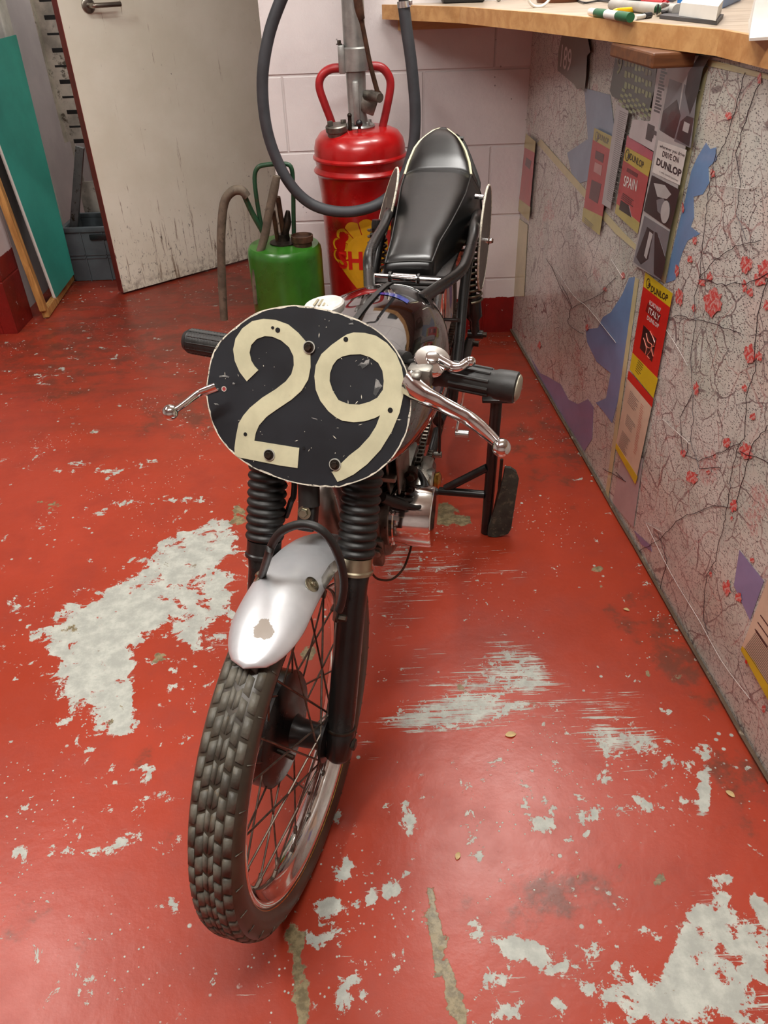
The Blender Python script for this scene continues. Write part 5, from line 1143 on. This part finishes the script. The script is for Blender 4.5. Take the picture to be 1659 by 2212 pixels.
# shocks
for sg in (1, -1):
    if sg == 1: a, b = PT(1014, 500, 1.0), PT(1026, 722, .97)
    else: a, b = B(-.125, 1.0, .70), B(-.125, .97, .44)
    u = (b - a).normalized(); Ls = (b - a).length
    g = G(); g.lathe(a, u, [(.012, -.01), (.014, 0), (.014, .02), (.009, .03), (.009, Ls * .6), (.019, Ls * .6 + .002), (.020, Ls * .82), (.012, Ls * .86), (.012, Ls)], 20); g.tube([b - sB * .018, b + sB * .018], .011, 14); sh = g.go('shock_absorber', M_black, bike)
    p0 = u.orthogonal().normalized(); p1 = u.cross(p0); P = []; tn_ = 11
    for k in range(tn_ * 14): q = 2 * pi * k / 14; P.append(a + u * (.012 + (Ls * .62) * k / (tn_ * 14)) + p0 * cos(q) * .0215 + p1 * sin(q) * .0215)
    G().tube(P, .0034, 8).go('spring', mat('spring_steel', (120, 112, 94), .35, .8), sh)
    g = G(); g.bolt(b + sB * .018 * sg, sB * sg, .007, .010); g.go('shock_bolt', M_darkmetal, sh)
# side number plates with pale edges
def sideplate(cx_, nrm, up, wd, ht, name, flip):
    nrm = V(nrm).normalized(); e2 = (V(up) - nrm * V(up).dot(nrm)).normalized(); e1 = e2.cross(nrm); L = []
    for k in range(48): q = 2 * pi * k / 48; L.append(cx_ + e1 * (wd * cos(q)) + e2 * (ht * sin(q)))
    pl = G().poly(L, nrm, .003).go(name, mat('plate_dark', (58, 54, 48), .4, dirt=.4, dirtcol=(110, 100, 84)), bike, False)
    G().tube([p - nrm * .0015 for p in L] + [L[0] - nrm * .0015, L[1] - nrm * .0015], .0026, 6, cap=False).go('plate_edge', M_chip, pl)
    return pl
sr = sideplate(PT(1048, 516, 1.0), sB + aB * -.03 + V((0, 0, -.02)), Zv + aB * .1, .105, .118, 'side_number_plate', 1)
for (x0_, y0_, x1_, y1_, t_) in ((1026, 424, 1044, 426, 1.07), (1038, 520, 1062, 520, 1.0)):
    g = G(); g.tube([PT(x0_, y0_, t_), PT(x1_, y1_, t_)], .0062, 14); g.go('spacer', M_chrome, sr)
g = G(); g.bolt(PT(1055, 520, 1.0), sB, .006, .010); g.go('plate_bolt', M_rust, sr)
sl_ = sideplate(PT(832, 462, 1.0), -sB * 1 + V((0, 0, .32)) - aB * .28, Zv, .085, .105, 'side_number_plate', -1)
g = G(); g.tube([PT(808, 508, .98), PT(800, 508, .98)], .006, 12); g.tube([PT(838, 452, 1.0), PT(852, 450, .98)], .006, 12); g.go('plate_bolt', M_darkmetal, sl_)
# ---- drive chain and sprockets
l_ = .068; spk = B(l_, 1.08, .372)
G().lathe(spk - sB * .002, sB, [(.03, 0), (.100, 0), (.104, .002), (.100, .004), (.03, .004)], 60).go('rear_sprocket', M_darkmetal, bike)
fs_ = B(l_, .43, .365); G().lathe(fs_ - sB * .004, sB, [(.01, 0), (.032, 0), (.034, .004), (.032, .008), (.01, .008)], 24).go('front_sprocket', M_darkmetal, bike)
path = []
def arcpts(c, r, a0, a1, n): return [c + (aB * cos(radians(a0 + (a1 - a0) * k / n)) + Zv * sin(radians(a0 + (a1 - a0) * k / n))) * r for k in range(n + 1)]
path = arcpts(spk, .102, 95, -90, 16) + arcpts(fs_, .034, -95, -265, 8); path.append(path[0])
tot = sum((path[i + 1] - path[i]).length for i in range(len(path) - 1)); g = G(); pitch_ = .0127; nl = int(tot / pitch_)
def along(dist):
    for i in range(len(path) - 1):
        L_ = (path[i + 1] - path[i]).length
        if dist <= L_: return path[i].lerp(path[i + 1], dist / L_ if L_ else 0), (path[i + 1] - path[i]).normalized()
        dist -= L_
    return path[-1], (path[-1] - path[-2]).normalized()
for k in range(nl):
    p, u = along(k * tot / nl); w_ = .0052 if k % 2 else .0068; up_ = sB.cross(u)
    for sg in (-1, 1): g.box(p + sB * w_ * sg, u, sB, up_, .0165, .0014, .0085)
    g.tube([p - u * .006 - sB * .006, p - u * .006 + sB * .006], .0040, 8)
g.go('drive_chain', mat('chain_steel', (116, 108, 98), .3, .9, var=.2, scale=60), bike)
# ---- engine
eng = G()
eng.box(B(0, .34, .35), sB, aB, Zv, .12, .24, .12, .035); eng.box(B(0, .43, .35), sB, aB, Zv, .13, .16, .12, .03)
eng.lathe(B(-.070, .285, .365), sB, [(.03, 0), (.060, .004), (.066, .02), (.066, .115), (.060, .125), (.03, .127)], 40)
engine = eng.go('crankcase', M_castalu, bike)
g = G(); g.tube([PT(735, 1030, .20), PT(706, 1062, .165), PT(704, 1100, .165), PT(722, 1140, .19), PT(770, 1165, .26), B(.0, .34, .34)], [.018, .027, .030, .027, .024, .02], 24, sub=6); g.go('exhaust_elbow', mat('dull_casing', (150, 142, 134), .4, .7, var=.12, dirt=.3, dirtcol=(90, 80, 70)), engine)
g = G(); cb = B(.0, .28, .41); cyu = (Zv * 1 + aB * -.18).normalized(); g.lathe(cb, cyu, [(.045, 0), (.045, .17)], 32)
for i in range(6): g.lathe(cb + cyu * (.012 + i * .016), cyu, [(.045, 0), (.058, .001), (.058, .004), (.045, .005)], 40)
g.go('cylinder', M_darkmetal, engine)
g = G(); hb2 = cb + cyu * .085
for i in range(9): l = -.066 + i * .0165; g.box(hb2 + sB * l + cyu * .01, aB, sB, cyu, .14 - abs(l) * .6, .0042, .125 - abs(l) * .3, .001)
g.box(hb2 + cyu * .0, sB, aB, cyu, .13, .13, .012, .004); g.go('cylinder_head', M_castalu, engine)
# generator cover on the near side
mc = B(.030, .275, .372)
g = G(); g.lathe(mc, sB, [(.060, 0), (.062, .004), (.062, .014), (.058, .018)], 40); g.go('generator_backplate', M_castalu, engine)
g = G(); e0_ = PT(878, 1108, .28); e1_ = PT(928, 1112, .28); ux_ = (e1_ - e0_).normalized()
g.lathe(B(.056, .275, .372), sB, [(.050, -.012), (.060, -.010), (.060, -.004), (.0575, -.002), (.0575, .062), (.055, .0655), (.0, .0665)], 64); mg_ = g.go('generator_cover', M_chrome, engine)
for k in range(5): a_ = k * 2 * pi / 5; p = B(.048, .275, .372) + aB * (.056 * cos(a_)) + Zv * (.056 * sin(a_)); G().bolt(p, sB, .005, .006).go('casing_bolt', M_chrome, engine)
g = G(); g.tube([PT(888, 1166, .27), PT(897, 1172, .25)], .003, 8); g.go('drain_screw', M_chrome, engine)
g = G(); g.box(B(.076, .40, .365), sB, aB, Zv, .05, .13, .06, .018); g.lathe(B(.088, .40, .355), sB, [(.038, 0), (.038, .012), (.034, .016), (.0, .017)], 36); g.go('gearbox_cover', mat('bright_case', (178, 174, 164), .28, 1, var=.12, scale=20), engine)
g = G(); g.lathe(B(.105, .40, .372), sB, [(.014, 0), (.018, .008), (.010, .012)], 24); g.go('shaft_boss', M_brass, engine)
def cab(px, t_, r, name, m=M_rubber): return G().tube([PT(x, y, tt) for (x, y), tt in zip(px, t_)], r, 10, sub=6).go(name, m, bike)
cab([(884, 1012), (905, 1022), (915, 1045), (908, 1068), (885, 1082), (850, 1076)], [.36, .33, .31, .28, .25, .23], .0060, 'ignition_lead')
cab([(830, 1078), (850, 1086), (878, 1092), (905, 1096), (922, 1082), (926, 1060), (912, 1030), (895, 1020)], [.20, .22, .23, .24, .27, .30, .33, .35], .0048, 'ignition_lead')
G().tube([PT(826, 1074, .2), PT(850, 1084, .215), PT(878, 1093, .225)], [.009, .010, .0085], 14, sub=3).go('lead_sleeve', M_rubber, bike)
g = G(); g.box(PT(880, 1030, .30), sB, aB, Zv, .035, .04, .03, .006); g.bolt(PT(888, 1028, .27), -aB, .008, .008); g.tube([PT(870, 1035, .27), PT(868, 1060, .26)], .006, 10); g.bolt(PT(886, 1055, .26), -aB, .006, .006); g.go('carburettor', M_darkmetal, bike)
cab([(800, 1232), (815, 1250), (845, 1252), (870, 1230), (884, 1196), (890, 1172)], [.20, .21, .23, .25, .27, .28], .0022, 'earth_wire', M_rust)
g = G(); g.box(PT(813, 1190, .22), sB, aB, Zv, .030, .02, .06, .004); g.bolt(PT(815, 1193, .205), -aB, .008, .006); g.go('engine_mount', M_castalu, bike)
# gear lever
cab([(1002, 842), (997, 870), (992, 900), (987, 925), (985, 936)], [.50, .50, .49, .48, .48], .0030, 'gear_lever', M_chrome)
g = G(); g.tube([PT(984, 936, .48), PT(1012, 938, .48)], .0080, 18); g.go('gear_pedal', M_alu, bike)
ft([PT(948, 845, .45), PT(950, 900, .50), PT(949, 985, .52)], .003, 'brake_rod'); ft([PT(938, 982, .52), PT(954, 982, .52)], .007, 'rod_end', M_castalu)

# ================================================================== STAND
stb = PZ(1050, 1150, .0); stn = V((-.2, -1, 0)).normalized()
def SQ(x, y, dz=0.0): return PP(x, y, stb + V((0, -dz, 0)), (0, 1, 0))
stand = root('paddock_stand', (stb.x, stb.y, 0), 'black tubular support stand with T top and dusty pad beside the motorcycle', 'stand')
top = SQ(1073, 862); botm = V((stb.x, stb.y, .001))
G().tube([botm, top], .0135, 20).go('post', M_black, stand)
G().box(top + V((.0, 0, .004)), (1, -.1, 0), (.1, 1, 0), Zv, .068, .045, .008, .002).go('top_plate', M_black, stand)
hzt = SQ(1046, 1068); he = PZ(944, 1060, hzt.z); G().tube([hzt, he], .0105, 16).go('lower_tube', M_black, stand)
G().tube([SQ(1052, 1010), he + V((.022, 0, .006))], .0105, 16).go('diagonal_brace', M_black, stand)
G().tube([he, he + V((-.03, .0, 0))], .013, 16).go('end_sleeve', M_darkmetal, stand)
padp = [(1092,1011),(1104,1012),(1116,1020),(1121,1034),(1104,1143),(1097,1154),(1070,1162),(1054,1158),(1056,1142),(1086,1040)]
pts_ = [SQ(x, y, .024) for x, y in padp]; dz_ = min(p.z for p in pts_)
pts_ = [V((p.x, p.y, max(.001, p.z))) for p in pts_]
G().poly(pts_, (0, -1, 0), .010).go('foot_pad', M_pad, stand, False)
G().tube([SQ(1084, 992, .02), SQ(1078, 1060, .02), SQ(1060, 1140, .02)], .004, 8).go('pad_edge', M_darkmetal, stand)

# ---- small litter on the floor
def leaf(x, y, l, a_, label):
    p = PZ(x, y, 0); o = root('leaf_scrap', p, label, 'litter'); g = G(); R_ = []
    for i in range(9):
        t_ = i / 8; w_ = l * .28 * sin(pi * t_) ** .7 + .0004; c_ = p + V((cos(a_), sin(a_), 0)) * (t_ - .5) * l + V((0, 0, .0015 + .002 * sin(pi * t_)))
        n_ = V((-sin(a_), cos(a_), 0)); R_.append([c_ - n_ * w_, c_ - V((0, 0, .0014)), c_ + n_ * w_, c_ + V((0, 0, .0006))])
    g.rows(R_, closed=True); g.go('leaf', mat('dry_leaf', (196, 168, 118), .6, var=.15), o)
leaf(1577, 1716, .017, -.9, 'small pale seed husk on the floor near the counter foot'); leaf(1103, 1588, .022, .1, 'pale curled paint flake on the floor right of the front wheel'); leaf(989, 1850, .014, 1.2, 'small curled flake on the glossy patch of floor'); leaf(1353, 1318, .014, -.5, 'pale flake on the floor midway along the counter')

# ================================================================== LIGHT
def fixture(x, y, rotz, L, power, label, w=.16, kcol=(1, .975, .935), up=.4):
    r = root('ceiling_light', (x, y, 2.6), label, 'ceiling light')
    ax = V((cos(rotz), sin(rotz), 0)); ay = V((-sin(rotz), cos(rotz), 0))
    G().box((x, y, 2.40), ax, ay, Zv, L + .05, w * .6, .03, .004).go('housing', M_white, r, False)
    for k_ in (-.35, .35): G().tube([V((x, y, 2.415)) + ax * L * k_, V((x, y, 2.6)) + ax * L * k_], .006, 8).go('rod', M_white, r)
    for z_, e_, fl in ((2.375, power, 0), (2.43, power * up, pi)):  # second lamp of each pair faces up, added to brighten ceiling and soften shadows
        ld = bpy.data.lights.new('ceiling_lamp', 'AREA'); ld.shape = 'RECTANGLE'; ld.size = L; ld.size_y = w; ld.energy = e_; ld.color = kcol
        lo = bpy.data.objects.new('ceiling_lamp', ld); COL.objects.link(lo); lo.location = (x, y, z_); lo.rotation_euler = (fl, 0, rotz if not fl else -rotz)
        if fl: lo.rotation_euler = Matrix(((ax.x, ay.x, 0), (ax.y, ay.y, 0), (0, 0, 1))).to_4x4().to_euler(); lo.matrix_world = Matrix.Translation((x, y, z_)) @ Matrix.Rotation(rotz, 4, 'Z') @ Matrix.Rotation(pi, 4, 'X')
fixture(.40, 2.2, .55, 1.25, 36, 'long ceiling lamp above the rear of the motorcycle')
fixture(-.2, .2, .2, 1.3, 44, 'long ceiling lamp above the viewer')
fixture(-1.7, 1.3, 1.4, 1.3, 33, 'long ceiling lamp at the left of the room')
fixture(-1.0, 4.55, 0, .6, 24, 'small unseen lamp added to brighten the passage beyond the door')  # no fitting known here; added to light the door and passage
wd = bpy.data.worlds.new('world'); scn.world = wd; wd.use_nodes = True; wd.node_tree.nodes['Background'].inputs[0].default_value = (.9, .88, .85, 1); wd.node_tree.nodes['Background'].inputs[1].default_value = .38
scn.view_settings.view_transform = 'Standard'; scn.view_settings.look = 'None'; scn.view_settings.exposure = -0.18
cy = scn.cycles
cy.max_bounces = 6; cy.diffuse_bounces = 3; cy.glossy_bounces = 3; cy.transmission_bounces = 2; cy.adaptive_threshold = .04; cy.caustics_reflective = False; cy.caustics_refractive = False
